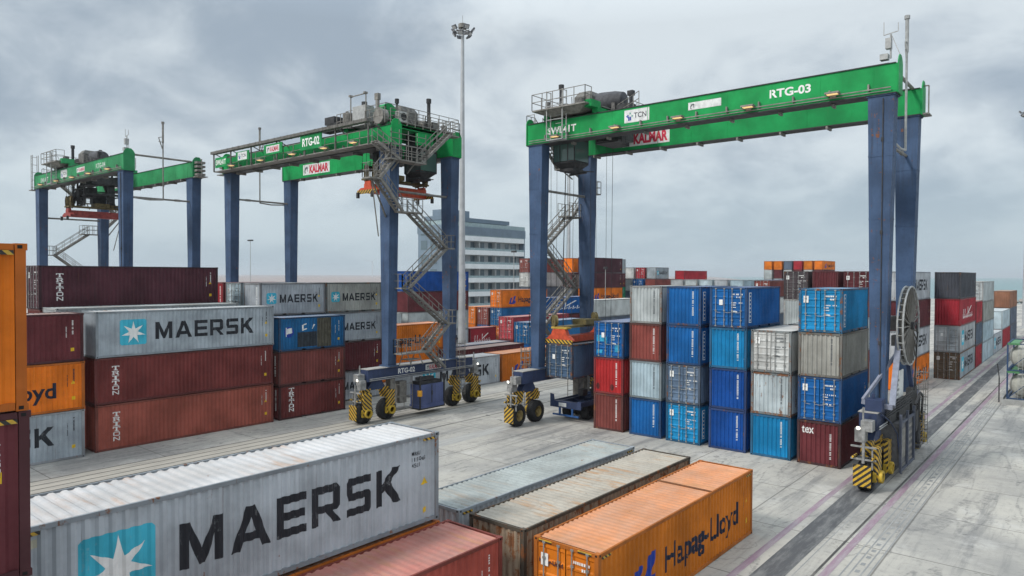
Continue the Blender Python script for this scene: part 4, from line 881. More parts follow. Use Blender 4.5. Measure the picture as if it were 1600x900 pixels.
    if ropes:
        m = MB()
        for y in (-2.75, 2.75):
            for dx in (-.95, -.45, .45, .95): m.bar((sx + dx, y, z + 1.5), (sx + dx * 1.15, y * .97, 22.7), .018)
        m.path([(sx - .2, -2.2, z + 1.2), (sx - .3, -2.1, z + 6), (sx - .2, -1.9, 20.9)], .035); part('hoist_rope', m, DARK, s)
    # lettering
    yn = -LY - .445; tm = WHITE if num != '04' else plain('letter_faded', (.45, .52, .46), .6)
    if not walk:
        k = 1 if num == '03' else 1
        flatsign(g, 'lettering', glyphs('SWL41T', 2.55, .52, .03), tm, (1.15, yn - .004, 21.52), (1, 0, 0))
        flatsign(g, 'lettering', glyphs('RTG-' + num, 2.35, .50, .03), tm, (17.6, yn - .004, 21.64), (1, 0, 0))
        b = flatsign(g, 'sign_panel', polys([rect(0, 0, 1.9, .86)]), PANELW, (7.7, yn - .006, 21.5), (1, 0, 0))
        tcn(b, (7.7, yn - .010, 21.5), (1, 0, 0), 1.0)
        b = flatsign(g, 'sign_panel', polys([rect(0, 0, 2.2, .48)]), PANELW, (12.4, yn - .006, 21.7), (1, 0, 0))
        horse(b, (12.45, yn - .010, 21.72), (1, 0, 0), .42)
        if num == '04': flatsign(b, 'lettering', glyphs('KALMAR', 1.55, .34, .02), REDINK, (12.98, yn - .010, 21.77), (1, 0, 0))
        b = flatsign(g, 'sign_panel', polys([rect(0, 0, 4.1, 1.1)]), PANELW, (3.6, LY - .446, 21.25), (1, 0, 0))
        flatsign(b, 'lettering', glyphs('KALMAR', 2.95, .84, .05), REDINK, (4.6, LY - .450, 21.38), (1, 0, 0)); horse(b, (3.7, LY - .450, 21.36), (1, 0, 0), .8)
    else:
        # walkway with name boards along the outer girder
        yw = LY + .5; m = MB(); m.box((-.5, LY + .46, 20.98), (SP + .6, LY + 1.55, 21.06)); wk = part('walkway', m, STEEL, g)
        m = MB(); rail(m, [(.2, LY + 1.5, 21.06), (SP + .5, LY + 1.5, 21.06)], 1.05, .028, 1.5); part('walkway_railing', m, STEEL, wk)
        m = MB(); yb = LY + 1.62; m.box((.4, yb - .2, 22.66), (SP + .6, yb + .25, 22.90))
        for x in (.5, 4.6, 8.8, 13.0, 17.2, 20.8, SP + .4): m.bar((x, yb, 21.0), (x, yb, 22.8), .07); m.bar((x, LY + .4, 22.3), (x, yb, 22.78), .05)
        for x in range(1, 24): m.box((x - .03, yb - .22, 22.64), (x + .03, yb + .27, 22.92))
        part('cable_tray', m, plain('tray_steel', (.125, .12, .11), .65, .1, .3), wk)
        for (x0, w, hh, z0, kind) in ((SP - 2.3 + .1, 2.15, .95, 21.3, 'SWL41T'), (SP - 6.2, 2.3, .85, 21.55, 'TCN'), (SP - 11.6, 2.9, .9, 21.6, 'KAL'), (SP - 17.3, 3.0, 1.2, 21.4, 'RTG')):
            m = MB(); m.box((x0, yb + .04, z0), (x0 + w, yb + .10, z0 + hh)); b = part('name_board', m, GREENBRD, g)
            o = lambda dx, dz: (x0 + w - dx, yb + .104, z0 + dz)
            if kind == 'SWL41T': flatsign(b, 'lettering', glyphs('SWL41T', 1.85, .5, .03), WHITE, o(.15, .24), (-1, 0, 0))
            elif kind == 'RTG': flatsign(b, 'lettering', glyphs('RTG-02', 2.4, .68, .03), WHITE, o(.3, .28), (-1, 0, 0))
            elif kind == 'TCN':
                flatsign(b, 'sign_panel', polys([rect(0, 0, 1.6, .72)]), PANELW, o(.35, .06), (-1, 0, 0)); tcn(b, (o(.35, .06)[0], yb + .108, z0 + .06), (-1, 0, 0), .84)
            else:
                flatsign(b, 'sign_panel', polys([rect(0, 0, 2.05, .6)]), PANELW, o(.4, .15), (-1, 0, 0)); p = o(.4, .15); flatsign(b, 'lettering', glyphs('KALMAR', 1.4, .44, .03), REDINK, (p[0] - .58, yb + .108, p[2] + .08), (-1, 0, 0)); horse(b, (p[0] - .06, yb + .108, p[2] + .06), (-1, 0, 0), .48)
        b = flatsign(g, 'sign_panel', polys([rect(0, 0, 4.5, 1.05)]), PANELW, (20.7, -LY + .446, 21.22), (-1, 0, 0))
        flatsign(b, 'lettering', glyphs('KALMAR', 3.2, .82, .05), REDINK, (19.6, -LY + .450, 21.34), (-1, 0, 0)); horse(b, (20.6, -LY + .450, 21.33), (-1, 0, 0), .82)
        flatsign(g, 'lettering', glyphs('RTG-02', 1.75, .40, .03), WHITE, (-.424, 2.75, 3.42), (0, -1, 0))
        b = flatsign(g, 'sign_panel', polys([rect(0, 0, 1.75, .46)]), PANELW, (-.425, -.15, 3.4), (0, -1, 0))
        flatsign(b, 'lettering', glyphs('KALMAR', 1.25, .36, .03), REDINK, (-.429, -.58, 3.45), (0, -1, 0)); horse(b, (-.429, -.2, 3.44), (0, -1, 0), .36)
        # cabinets standing on the walkway girder
        m = MB(); m.box((2.3, LY - .4, 22.9), (3.9, LY + .5, 24.45)); eb = part('equipment_box', m, LGREY, g)
        m = MB(); m.path([(2.2, LY + .5, 22.9), (2.2, LY + .5, 25.3), (4.1, LY + .5, 25.3), (4.1, LY + .5, 22.9)], .05); m.cb((4.1, LY + .5, 25.35), (.2, .3, .15)); m.cb((2.25, LY + .5, 25.35), (.2, .3, .15)); part('equipment_frame', m, STEEL, eb)
        m = MB(); m.lathe((5.0, LY, 22.9), (0, 0, 1), [(0, .5), (1.2, .5), (1.3, .42), (1.3, 0)], 18); rail(m, [(4.3, LY + .6, 22.9), (5.8, LY + .6, 22.9)], 1.2, .03, .5); part('transformer', m, STEEL, g)
        m = MB(); m.prism([(5.4, LY - .3, 22.9), (8.0, LY - .3, 22.9), (7.2, LY - .3, 23.5), (5.6, LY - .3, 23.6)], (0, .8, 0)); m.box((6.3, LY - .4, 23.5), (7.6, LY + .5, 24.1)); part('cable_chute', m, DARK, g)
        m = MB(); rail(m, [(-.2, LY + .6, 22.7), (2.2, LY + .6, 22.7)], 1.2, .03, .6); m.bar((1.4, LY, 22.7), (1.4, LY, 25.0), .16, 8); m.cb((1.4, LY, 25.0), (.4, .3, .5)); m.lathe((.6, LY + .3, 23.3), (0, 1, 0), [(-.3, 0), (-.3, .6), (.3, .6), (.3, 0)], 18); part('girder_railing', m, STEEL, g)
        m = MB(); rail(m, [(-.85, LY + .6, 22.6), (-.85, -LY - .3, 22.6)], 1.1, .03, .8); part('girder_railing', m, STEEL, g)
        flight(g, (-.9 + .3, LY + 1.9, 21.0), (-1.35, LY + .4, 19.85), .65)
        m = MB(); m.box((-.79, -.6, 21.35), (-.35, .9, 22.3)); pn = part('end_cross_beam', m, green, g)
    return g
def tcn(b, o, ux, s):
    vx, vy, vz = o; ux = Vector(ux)
    P = lambda dx, dz: tuple(Vector(o) + ux * (dx * s) + Vector((0, 0, dz * s)))
    flatsign(b, 'lettering', glyphs('TCN', .95 * s, .36 * s, .01), NAVYINK, P(.74, .27), ux)
    g = [[(.12, .42), (.34, .42), (.34, .52), (.22, .52)], [(.30, .12), (.40, .12), (.40, .40), (.16, .40), (.30, .30)], [(.42, .14), (.52, .14), (.52, .40), (.42, .40)]]
    flatsign(b, 'emblem', polys([[(x * s, y * s) for x, y in p] for p in g]), LOGOBLUE, o, ux)
    g = [[(.38, .56), (.52, .56), (.45, .72)], [(.56, .34), (.68, .43), (.56, .52)]]
    flatsign(b, 'emblem', polys([[(x * s, y * s) for x, y in p] for p in g]), TCNG, o, ux)
def horse(b, o, ux, s):
    P = [[(.25, .1), (.45, .05), (.35, .4), (.2, .5)], [(.2, .5), (.35, .4), (.55, .55), (.5, .85), (.3, .8)], [(.5, .85), (.55, .62), (.85, .55), (.9, .75), (.7, .9)], [(.85, .55), (.74, .58), (.7, .3), (.82, .25)]]
    flatsign(b, 'emblem', polys([[(x * s, y * s) for x, y in p] for p in P]), GREYINK, o, ux)

gantry('03', 'nearest green and blue crane over the blue container rows, number three', (-32.7, 45.7, 0), 0, 3.0, 5.99, tidy=1.75)
gantry('02', 'middle green and blue crane with name boards on its walkway, number two', (-42.0, 38.9, 0), PI, 3.0, 17.6, walk=True, tidy=3.0)
gantry('04', 'farthest pale green crane with raised red spreader behind the maroon container', (-95.2, 31.4, 0), 0, 7.2, 17.35, green=GREEN4, sp_old=True)

# hoisted container and the trailer beneath it
container('hoisted', -29.73, 42.97 + -.3, 3.36, 'grey blue door container hanging under the orange red spreader', 6.058, 2.591, True, None, None)
t = thing('container_trailer', 'dark blue empty container trailer below the hoisted container', 'trailer', (-30.95, 43.6, 0))
m = MB(); m.box((-1.0, .5, 1.05), (-.8, 12.4, 1.42)); m.box((.8, .5, 1.05), (1.0, 12.4, 1.42))
for k in range(9): m.box((-.8, .8 + 1.4 * k, 1.1), (.8, .95 + 1.4 * k, 1.3))
m.box((-1.22, 0, .98), (1.22, .5, 1.45)); m.box((-1.25, -.02, 1.2), (-1.15, 12.2, 1.5)); m.box((1.15, -.02, 1.2), (1.25, 12.2, 1.5)); part('chassis', m, SILLB, t)
m = MB(); m.prism([(-1.42, -.06, 1.0), (-1.0, -.06, 1.0), (-1.12, -.06, 1.95), (-1.42, -.06, 2.0)], (0, .1, 0)); part('corner_guide', m, SILLB, t); m = MB(); m.prism([(1.42, -.06, 1.0), (1.0, -.06, 1.0), (1.12, -.06, 1.6), (1.42, -.06, 1.65)], (0, .1, 0)); part('corner_guide', m, SILLB, t)
m = MB(); m.box((-1.2, -.05, .38), (1.2, .06, .5)); m.box((-.65, 0, .5), (-.52, .12, 1.0)); m.box((.52, 0, .5), (.65, .12, 1.0)); part('rear_bumper', m, plain('bumper_blue', (.03, .09, .24), .5), t)
m = MB(); m.box((-.65, -.012, 1.08), (.05, 0, 1.36)); pl = part('rear_plate', m, PANELW, t)
for y in (1.6, 2.9):
    for x in (-.85, .85):
        m = MB(); m.lathe((x, y, .52), (1, 0, 0), [(-.3, .2), (-.3, .46), (-.22, .52), (.22, .52), (.3, .46), (.3, .2), (.1, .18), (.1, 0)], 26); part('wheel', m, RUBBER, t, True)
m = MB(); m.bar((-1.0, 1.6, .52), (1.0, 1.6, .52), .09, 8); m.bar((-1.0, 2.9, .52), (1.0, 2.9, .52), .09, 8); m.box((-.9, 1.2, .7), (-.75, 3.3, 1.05)); m.box((.75, 1.2, .7), (.9, 3.3, 1.05)); part('axle', m, DARK, t)
m = MB(); m.cb((.3, 4.2, 2.0), (1.0, .8, 1.2)); m.cb((-.6, 3.2, 1.75), (.5, .6, .5)); part('toolbox', m, plain('cabinet_grey', (.13, .13, .135), .6), t)

# ======================================================= tank containers at the lane
def tank(z, label):
    t = thing('tank_container', label, 'tank container', (-4.75, 74.9, z), 0, 'tank containers by the lane')
    m = MB()
    for x in (-1.17, 1.17):
        for y in (.05, 6.0): m.box((x - .06, y - .06, 0), (x + .06, y + .06, 2.44))
        for z_ in (.06, 2.36): m.box((x - .05, .1, z_ - .05), (x + .05, 5.95, z_ + .05))
    for y in (.05, 6.0):
        for z_ in (.06, 2.36): m.box((-1.1, y - .05, z_ - .05), (1.1, y + .05, z_ + .05))
        m.bar((-1.1, y, .1), (0, y, 1.2), .04); m.bar((1.1, y, .1), (0, y, 1.2), .04)
    part('frame', m, paint('tank_frame_blue', (.03, .065, .14), .2, .4), t)
    m = MB(); m.lathe((0, 3.0, 1.22), (0, 1, 0), [(-2.75, 0), (-2.7, .5), (-2.5, .9), (-2.25, 1.06), (2.25, 1.06), (2.5, .9), (2.7, .5), (2.75, 0)], 32); part('tank_shell', m, plain('tank_white', (.36, .36, .32), .5), t, True)
    m = MB()
    for y in (1.2, 3.0, 4.8): m.ring((0, y, 1.22), (0, 1, 0), 1.075, .02, 32, 4)
    m.bar((-.4, .0, .1), (-.4, .0, 2.4), .02); m.bar((-.1, .0, .1), (-.1, .0, 2.4), .02)
    for k in range(8): m.bar((-.4, 0, .25 + .28 * k), (-.1, 0, .25 + .28 * k), .015)
    part('ladder', m, LGREY, t)
    m = MB(); m.box((-1.1, .2, 2.30), (-.5, 5.8, 2.34)); m.box((-1.18, -.02, 2.28), (-.3, .1, 2.44)); part('top_walkway', m, plain('walkway_green', (.07, .20, .09), .6), t)
tank(.45, 'lower white tank in a blue frame on the concrete pad'); tank(2.92, 'upper white tank in a blue frame with green walkway')
m = MB(); m.box((-1.6, -.5, 0), (3.6, 8.2, .42)); m.box((-1.6, -.5, .42), (-1.4, 8.2, .62)); t = thing('concrete_pad', 'low grey concrete pad carrying the two white tanks', 'pad', (-4.75, 74.9, 0)); part('slab', m, plain('pad_concrete', (.3, .3, .29), .85), t)
m = MB(); m.bar((-1.8, .6, 0), (-1.8, .6, 2.2), .05, 8); m.bar((-1.8, .6, 2.2), (-1.95, .6, 3.4), .04, 8); part('pipe', m, DARK, t)

# ======================================================= light masts, poles, turbines
def mast(loc, H, label, r0=.55, r1=.22):
    t = thing('light_mast', label, 'light mast', loc, 0, 'high floodlight masts')
    m = MB(); m.bar((0, 0, 0), (0, 0, H - .6), r0, 20, r1, ends=False); m.lathe((0, 0, 0), (0, 0, 1), [(0, .9), (.12, .9), (.12, .55)], 20); part('pole', m, plain('mast_galvanised', (.40, .41, .42), .5, .25, .12, .6), t, True)
    m = MB(); m.lathe((0, 0, H - .5), (0, 0, 1), [(0, .3), (.0, .62), (.55, .62), (.6, .5), (.6, 0)], 20); m.bar((0, 0, H), (0, 0, H + 1.3), .025); m.ring((0, 0, H - 1.0), (0, 0, 1), .95, .06, 24, 6)
    for k in range(6):
        a = k * PI / 3; m.bar((.2 * math.cos(a), .2 * math.sin(a), H - 1.0), (1.3 * math.cos(a), 1.3 * math.sin(a), H - 1.0), .05)
    hd = part('head_frame', m, STEEL, t)
    for k in range(10):
        a = k * 2 * PI / 10 + .2; c, s = math.cos(a), math.sin(a); rr = 1.55 if k % 2 else 1.25; z = H - .75 if k % 2 else H - 1.5; m = MB()
        e = Vector((c, s, 0)); tt = Vector((-s, c, 0)); n = (e * .75 - Vector((0, 0, .66))).normalized(); up = tt.cross(n); p = e * rr + Vector((0, 0, z))
        q = [p + tt * .38 - up * .3, p + tt * .38 + up * .3, p - tt * .38 + up * .3, p - tt * .38 - up * .3]; m.prism(q, -n * .22); m.bar(tuple(p - n * .1), (.9 * c, .9 * s, H - 1.0), .05)
        fl = part('floodlight', m, plain('lamp_body', (.10, .10, .11), .5, .2), hd)
        part('lamp_glass', MB().prism([a_ + n * .012 for a_ in [p + tt * .3 - up * .22, p + tt * .3 + up * .22, p - tt * .3 + up * .22, p - tt * .3 - up * .22]], n * .012), plain('lamp_lens', (.45, .45, .45), .25), hd)
    return t
mast((-69.5, 72.3, 0), 46.5, 'tall pale light mast rising behind the middle crane')
mast((-104.3, 148.0, 0), 45.0, 'distant light mast behind the near crane staircase', .5, .2)
mast((-11.9, 188.2, 0), 47.5, 'light mast whose lamp head shows at the picture edge')
def lamp_post(loc, H, label, arm=1.0):
    t = thing('lamp_post', label, 'lamp post', loc, 0, 'small lamp posts'); m = MB(); m.bar((0, 0, 0), (0, 0, H), .09, 8, .06); part('pole', m, LGREY, t)
    m = MB(); m.box((-arm, -.25, H), (arm, .25, H + .35)); part('lamp_head', m, DARK, t)
lamp_post((-166, 95, 0), 19.5, 'thin lamp post between the two far crane leg pairs'); lamp_post((-150, 160, 0), 17.5, 'thin lamp post between the middle crane legs')
lamp_post((-87, 105, 0), 15.5, 'slim lamp post standing before the office building', .5); lamp_post((-82, 104, 0), 13.5, 'shorter slim lamp post before the office building', .5); lamp_post((-63, 100, 0), 12.2, 'slim lamp post behind the hoist ropes', .3)
def turbine(loc, H, R, rot, label):
    t = thing('wind_turbine', label, 'wind turbine', loc, .9, 'far wind turbines'); M_ = plain('turbine_white', (.62, .64, .66), .5)
    m = MB(); m.bar((0, 0, 0), (0, 0, H), 2.2, 10, 1.3); part('tower', m, M_, t); m = MB(); m.box((-1.6, -2, H - 1.2), (1.6, 6, H + 2)); part('nacelle', m, M_, t)
    for k in range(3):
        a = rot + k * 2 * PI / 3; m = MB(); m.bar((0, -3, H), (R * math.cos(a), -3, H + R * math.sin(a)), 1.5, 4, .3); part('blade', m, M_, t)
turbine((-2300, 2150, 0), 78, 40, .4, 'faint wind turbine left of the middle crane leg'); turbine((-1900, 2420, 0), 75, 40, 1.1, 'faint wind turbine between the two middle crane legs'); turbine((-1840, 2500, 0), 76, 40, .1, 'faint wind turbine nearest the right hand middle leg'); turbine((-2560, 2070, 0), 70, 40, .8, 'faint wind turbine farthest toward the long maroon container')

# ======================================================= office building
bl = thing('office_building', 'grey blue office block with white balcony bands behind the yard', 'building', (-118, 116, 0))
DKB = plain('facade_dark', (.15, .20, .25), .6, 0, .1, .4); BWH = plain('facade_white', (.72, .75, .76), .6, 0, .06, .4); REC = plain('facade_recess', (.40, .42, .43), .7, 0, .1); WGL = glass('window_glass', (.10, .14, .165), .10); RGL = plain('balcony_glass', (.27, .35, .37), .15)
BY0, BY1, FL = 0.0, 31.0, 3.42
m = MB(); m.box((-8.2, BY0, 0), (-1.7, BY1, 20.9)); m.box((-1.7, BY0, 0), (0, 6.2, 20.9)); m.box((-1.7, BY1 - .5, 0), (0, BY1, 20.9)); m.box((-8.4, BY0 - .1, 20.9), (.12, BY1 + .1, 22.9)); part('wall', m, DKB, bl)
m = MB()
for k in range(6):
    z = 2.4 + FL * k - .0; m.box((-1.7, 6.2, z), (.15, BY1 - .5, z + 1.15))
part('balcony_band', m, BWH, bl)
m = MB(); m.box((-1.69, 6.2, 0), (-1.6, BY1 - .5, 20.9))
for k in range(6):
    for y in (6.3, 13.2, 19.4): m.box((-1.6, y, 3.55 + FL * k), (-.25, y + .25, 2.4 + FL * (k + 1)))
part('recessed_wall', m, REC, bl)
for k in range(6):
    for y in (8.2, 11.4, 15.0, 18.0, 21.2, 24.6, 26.9):
        m = MB(); m.box((-1.598, y, 3.6 + FL * k), (-1.55, y + (1.5 if y < 26 else 2.2), 5.6 + FL * k)); part('window', m, WGL, bl)
m = MB()
for k in range(6):
    z = 3.55 + FL * k; m.box((.02, 6.25, z), (.06, BY1 - .55, z + .55))
part('glass_railing', m, RGL, bl)
m = MB(); m.box((-7.5, 2.0, 22.9), (-2.2, 26.0, 24.2)); m.box((-7.8, 1.6, 24.2), (-1.6, 26.4, 25.2)); m.box((-7.4, 4.0, 25.2), (-3, 12.5, 27.0)); part('penthouse', m, DKB, bl)
m = MB(); m.box((-2.19, 2.2, 22.95), (-2.14, 25.8, 24.15)); part('penthouse_window', m, RGL, bl)
m = MB(); m.box((-.1, .1, 22.9), (-.04, BY1, 23.9)); m.box((-8.2, .05, 22.9), (-.1, .1, 23.9)); part('roof_railing', m, RGL, bl)
for k in range(6):
    for x in (-7.2, -3.9):
        m = MB(); m.box((x, -.06, 3.4 + FL * k), (x + 2.2, -.02, 5.6 + FL * k)); part('window', m, WGL, bl)
m = MB(); m.bar((-6, 10, 27.0), (-6, 10, 30.5), .05); part('antenna', m, DARK, bl)
# yellow bollards at the mast
for k in range(4):
    m = MB(); m.lathe((0, 0, 0), (0, 0, 1), [(0, .16), (1.0, .16), (1.05, .12), (1.05, 0)], 12); o = link('bollard', m.mesh('bollard'), HZ, None, (-70.9 + .9 * k, 71.0 + .15 * k, 0)); o['label'] = 'striped yellow bollard at the foot of the tall light mast'; o['category'] = 'bollard'; o['group'] = 'bollards round the mast foot'

# ======================================================= ground, sea, painted lines
m, nt, b = new_mat('yard_concrete'); q = NT(nt); v = q.objvec(False)
s = q.n('ShaderNodeSeparateXYZ'); q.L(v, s.inputs[0]); X, Y = s.outputs[0], s.outputs[1]
px = q.math('DIVIDE', q.math('ADD', X, 6.3), 6.1); py = q.math('DIVIDE', q.math('SUBTRACT', Y, 31.4), 6.1)
cell = q.n('ShaderNodeCombineXYZ'); q.L(q.math('FLOOR', px), cell.inputs[0]); q.L(q.math('FLOOR', py), cell.inputs[1])
wn = q.n('ShaderNodeTexWhiteNoise', noise_dimensions='3D'); q.L(cell.outputs[0], wn.inputs['Vector'])
col = q.mix(wn.outputs['Value'], C4((.41, .388, .342)), C4((.485, .462, .412)))
big = q.noise(v, .09, 6, .62); col = q.mix(q.step(big, .36, .62), C4((.27, .262, .245)), col)
sc1 = q.noise(q.vmath('MULTIPLY', v, (1.1, .09, 1)), 1.0, 7, .68); col = q.mix(q.step(sc1, .48, .68, 0, .7), col, C4((.15, .15, .15)))
sc2 = q.noise(q.vmath('MULTIPLY', v, (.10, .9, 1)), 1.0, 7, .68); col = q.mix(q.step(sc2, .54, .74, 0, .40), col, C4((.17, .165, .16)))
lt = q.noise(v, .35, 6, .7); col = q.mix(q.step(lt, .52, .72, 0, .5), col, C4((.55, .535, .50)))
fine = q.noise(v, 3.0, 8, .75); col = q.mix(q.step(fine, .50, .74, 0, .6), col, C4((.16, .155, .15)))
spot = q.noise(v, 1.1, 3, .5); col = q.mix(q.step(spot, .69, .74, 0, .75), col, C4((.07, .07, .07)))
ck = q.noise(q.vmath('MULTIPLY', v, (1, .6, 1)), .16, 5, .62, .4); ckm = q.step(q.math('ABSOLUTE', q.math('SUBTRACT', ck, .5)), .0015, .005, 1, 0); col = q.mix(q.math('MULTIPLY', ckm, q.step(big, .45, .62, .05, .45)), col, C4((.13, .125, .118)))
ty = q.noise(q.vmath('MULTIPLY', v, (.35, .05, 1)), 1.0, 3, .5, 1.2); tym = q.step(q.math('ABSOLUTE', q.math('SUBTRACT', ty, .5)), .006, .022, 1, 0); col = q.mix(q.math('MULTIPLY', q.math('MULTIPLY', tym, .5), q.step(fine, .38, .6)), col, C4((.12, .12, .12)))
def joint(p, w): 
    f = q.math('FRACT', p); d = q.math('MINIMUM', f, q.math('SUBTRACT', 1.0, f)); return q.step(d, w * .35, w, 1, 0)
jm = q.math('MAXIMUM', joint(px, .008), joint(py, .008)); col = q.mix(q.math('MULTIPLY', jm, .65), col, C4((.07, .065, .06)))
dist = q.n('ShaderNodeVectorMath', operation='LENGTH'); q.L(v, dist.inputs[0])
sandn = q.noise(v, .004, 6, .6); sand = q.mix(sandn, C4((.30, .24, .22)), C4((.24, .21, .20)))
col = q.mix(q.step(dist.outputs['Value'], 330, 520), col, sand)
nt.links.new(col, b.inputs['Base Color']); b.inputs['Roughness'].default_value = .85
bp = q.n('ShaderNodeBump'); bp.inputs['Strength'].default_value = .15; q.L(fine, bp.inputs['Height']); q.L(bp.outputs[0], b.inputs['Normal'])
CONC = m
g = MB(); F = 25000
coast = [(400, -60), (330, 60), (160, 230), (20, 330), (-26, 365), (-70, 420)]
far = (-70 - .43 * F, 420 + .943 * F)
g.poly([(-F, -3000, 0), (400, -3000, 0)] + [(x, y, 0) for x, y in coast] + [(far[0], far[1], 0), (-F, far[1], 0)])
struct('ground', g, CONC)
m, nt, b = new_mat('sea_water'); q = NT(nt); v = q.objvec(False)
w1 = q.noise(q.vmath('MULTIPLY', v, (.03, .06, 1)), 1.0, 8, .6); nt.links.new(q.mix(q.step(w1, .35, .7), C4((.10, .19, .20)), C4((.15, .25, .25))), b.inputs['Base Color'])
b.inputs['Roughness'].default_value = .35; b.inputs['Specular IOR Level'].default_value = .25
bp = q.n('ShaderNodeBump'); bp.inputs['Strength'].default_value = .6; bp.inputs['Distance'].default_value = .6; q.L(q.noise(v, .25, 6, .6), bp.inputs['Height']); q.L(bp.outputs[0], b.inputs['Normal'])
g = MB(); g.poly([(-30000, -3000, -1.6), (30000, -3000, -1.6), (30000, 32000, -1.6), (-30000, 32000, -1.6)]); struct('sea', g, m)
def rnd(name, rgb, wear, c2, scale=1.2):
    m, nt, b = new_mat(name); q = NT(nt); v = q.objvec(False)
    f = q.noise(q.vmath('MULTIPLY', v, (2.5, .35, 1)), scale, 8, .7); nt.links.new(q.mix(q.step(f, .5 - wear * .25, .75 - wear * .2, 0, .85), C4(rgb), C4(c2)), b.inputs['Base Color']); b.inputs['Roughness'].default_value = .8; return m
PURP = rnd('purple_paint', (.25, .165, .21), .4, (.32, .29, .30)); ASPH = rnd('wheel_track', (.07, .071, .075), .3, (.19, .19, .185)); TAN = rnd('runway_concrete', (.36, .335, .29), .2, (.22, .21, .19)); JNT = rnd('joint_dark', (.05, .048, .045), .3, (.16, .15, .14)); RAILS = rnd('steel_inlay', (.215, .22, .22), .4, (.33, .325, .31))
def strip(name, x0, x1, y0, y1, z, mat, skew=0.0):
    g = MB(); n = max(1, int((y1 - y0) / 40)); g.poly([(x0, y0, z), (x1, y0, z), (x1 + skew * (y1 - y0), y1, z), (x0 + skew * (y1 - y0), y1, z)]); return struct(name, g, mat)
strip('road_line', -10.40, -10.12, 2, 200, .006, PURP); strip('road', -9.75, -8.72, 2, 230, .006, ASPH); strip('road_line', -7.90, -7.60, 2, 200, .008, PURP, .004)
strip('road_line', -8.16, -8.06, 2, 200, .006, JNT, .006); strip('road_line', -8.55, -8.51, 2, 200, .006, RAILS, .0)
for x in (-7.22, -6.98, -6.62, -6.40): strip('road_line', x, x + .055, 2, 200, .006, RAILS)
g = MB()
for k in range(150):
    y = 8 + k * .85; g.poly([(-6.86, y, .007), (-6.70, y, .007), (-6.70, y + .28, .007), (-6.86, y + .28, .007)])
struct('road_marking', g, RAILS)
for xo in (-42.0, ):
    strip('road', xo - 1.3, xo + 1.1, -40, 140, .006, TAN)
    for x in (xo - 1.34, xo - .5, xo + .34, xo + 1.08): strip('road_line', x, x + .1, -40, 140, .010, JNT)
strip('road', -33.6, -32.4, -10, 170, .006, rnd('worn_concrete', (.36, .355, .335), .4, (.25, .245, .235)))
strip('road_line', -36.9, -36.82, -20, 150, .006, JNT)
# rubble breakwater by the sea
g = MB(); r = random.Random(9)
for k in range(260):
    u = r.random(); x = -30 + 210 * u; y = 372 - 120 * u + r.uniform(-5, 5); z = r.uniform(-.8, 1.2); a = r.uniform(.7, 1.7)
    i = len(g.v); o = [(1, 0, 0), (-1, 0, 0), (0, 1, 0), (0, -1, 0), (0, 0, 1), (0, 0, -1)]
    g.v += [(x + a * p[0] * r.uniform(.7, 1.3), y + a * p[1] * r.uniform(.7, 1.3), z + a * p[2] * r.uniform(.7, 1.2)) for p in o]
    for f in ((0, 2, 4), (2, 1, 4), (1, 3, 4), (3, 0, 4), (2, 0, 5), (1, 2, 5), (3, 1, 5), (0, 3, 5)): g.f.append(tuple(i + t_ for t_ in f))
o = link('rubble', g.mesh('rubble'), plain('rubble_stone', (.27, .25, .23), .9, 0, .4)); o['kind'] = 'stuff'; o['label'] = 'grey rubble breakwater along the shore'

# ======================================================= air
m = bpy.data.materials.new('haze_air'); m.use_nodes = True; nt = m.node_tree; nt.nodes.clear(); ou = nt.nodes.new('ShaderNodeOutputMaterial'); pv = nt.nodes.new('ShaderNodeVolumePrincipled')
pv.inputs['Color'].default_value = (.86, .92, .97, 1); pv.inputs['Density'].default_value = .00014; pv.inputs['Anisotropy'].default_value = .2; nt.links.new(pv.outputs[0], ou.inputs['Volume'])
g = MB(); g.box((-29000, -3500, -2.6), (29000, 31000, 90.0)); o = link('haze', g.mesh('haze'), m); o['kind'] = 'stuff'; o['label'] = 'thin pale sea haze over the whole yard'
# ======================================================= sky, sun, camera
w = bpy.data.worlds.new('World'); sc.world = w; w.use_nodes = True; nt = w.node_tree; nt.nodes.clear(); q = NT(nt)
SUN_EL, SUN_AZ = math.radians(43), math.radians(203)
sky = q.n('ShaderNodeTexSky'); sky.sky_type = 'NISHITA'; sky.sun_disc = False; sky.sun_elevation = SUN_EL; sky.sun_rotation = SUN_AZ; sky.air_density = 1.0; sky.dust_density = 2.0
bg1 = q.n('ShaderNodeBackground'); q.L(sky.outputs[0], bg1.inputs[0]); bg1.inputs[1].default_value = .10
tc = q.n('ShaderNodeTexCoord').outputs['Generated']; s = q.n('ShaderNodeSeparateXYZ'); q.L(tc, s.inputs[0])
zz = q.math('MAXIMUM', s.outputs[2], 0.0); dz = q.math('ADD', zz, .42)
pc = q.n('ShaderNodeCombineXYZ'); q.L(q.math('DIVIDE', s.outputs[0], dz), pc.inputs[0]); q.L(q.math('DIVIDE', s.outputs[1], dz), pc.inputs[1]); pc.inputs[2].default_value = 3.7
n1 = q.noise(pc.outputs[0], 1.35, 6, .50, .25); n2 = q.noise(pc.outputs[0], 5.0, 6, .58, .3)
cl = q.math('ADD', q.math('MULTIPLY', n1, .62), q.math('MULTIPLY', n2, .38))
ccol = q.mix(q.step(cl, .37, .59), C4((.375, .45, .53)), C4((.755, .825, .865)))
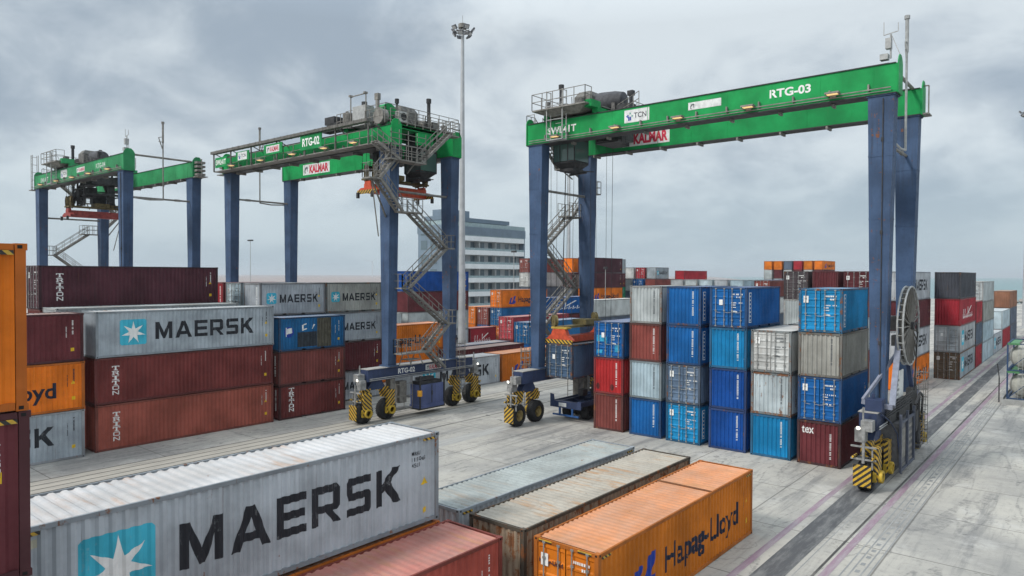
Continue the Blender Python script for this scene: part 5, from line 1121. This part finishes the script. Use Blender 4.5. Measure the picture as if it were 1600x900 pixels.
hz = q.step(zz, .0, .20, 1, 0); ccol = q.mix(q.math('MULTIPLY', hz, .75), ccol, C4((.50, .625, .71)))
grad = q.math('ADD', .92, q.math('MULTIPLY', q.math('POWER', q.math('MAXIMUM', q.math('SUBTRACT', zz, .33), 0), .8), 1.9))
bg2 = q.n('ShaderNodeBackground'); q.L(ccol, bg2.inputs[0]); q.L(grad, bg2.inputs[1])
mx = q.n('ShaderNodeMixShader'); mx.inputs[0].default_value = .88; q.L(bg1.outputs[0], mx.inputs[1]); q.L(bg2.outputs[0], mx.inputs[2])
wo = q.n('ShaderNodeOutputWorld'); q.L(mx.outputs[0], wo.inputs[0])
ld = bpy.data.lights.new('sun', 'SUN'); ld.energy = 2.3; ld.angle = math.radians(10); ld.color = (1, .96, .90); lo = bpy.data.objects.new('sun', ld); COL.objects.link(lo)
# sun direction: rotation measured clockwise from +Y
dv = Vector((math.sin(SUN_AZ) * math.cos(SUN_EL), math.cos(SUN_AZ) * math.cos(SUN_EL), math.sin(SUN_EL)))
lo.rotation_euler = dv.to_track_quat('Z', 'Y').to_euler(); lo.location = dv * 100

cam = bpy.data.cameras.new('camera'); co = bpy.data.objects.new('camera', cam); COL.objects.link(co); sc.camera = co
cam.sensor_width = 36; cam.lens = 36 * 1097.5 / 1600; cam.clip_start = .1; cam.clip_end = 80000
yaw, pit, rol, H = .6945, -.0184, .0040, 11.1076
Fv = Vector((-math.sin(yaw) * math.cos(pit), math.cos(yaw) * math.cos(pit), math.sin(pit))); Rv = Vector((math.cos(yaw), math.sin(yaw), 0)); Uv = Rv.cross(Fv)
R2 = Rv * math.cos(rol) + Uv * math.sin(rol); U2 = Uv * math.cos(rol) - Rv * math.sin(rol)
M = Matrix((R2, U2, -Fv)).transposed().to_4x4(); M.translation = (0, 0, H); co.matrix_world = M
sc.render.engine = 'CYCLES'; sc.cycles.use_denoising = True; sc.cycles.max_bounces = 5
sc.view_settings.view_transform = 'Standard'; sc.view_settings.look = 'None'; sc.view_settings.exposure = .12; sc.view_settings.gamma = 1
sc.render.resolution_x = 1024; sc.render.resolution_y = 576
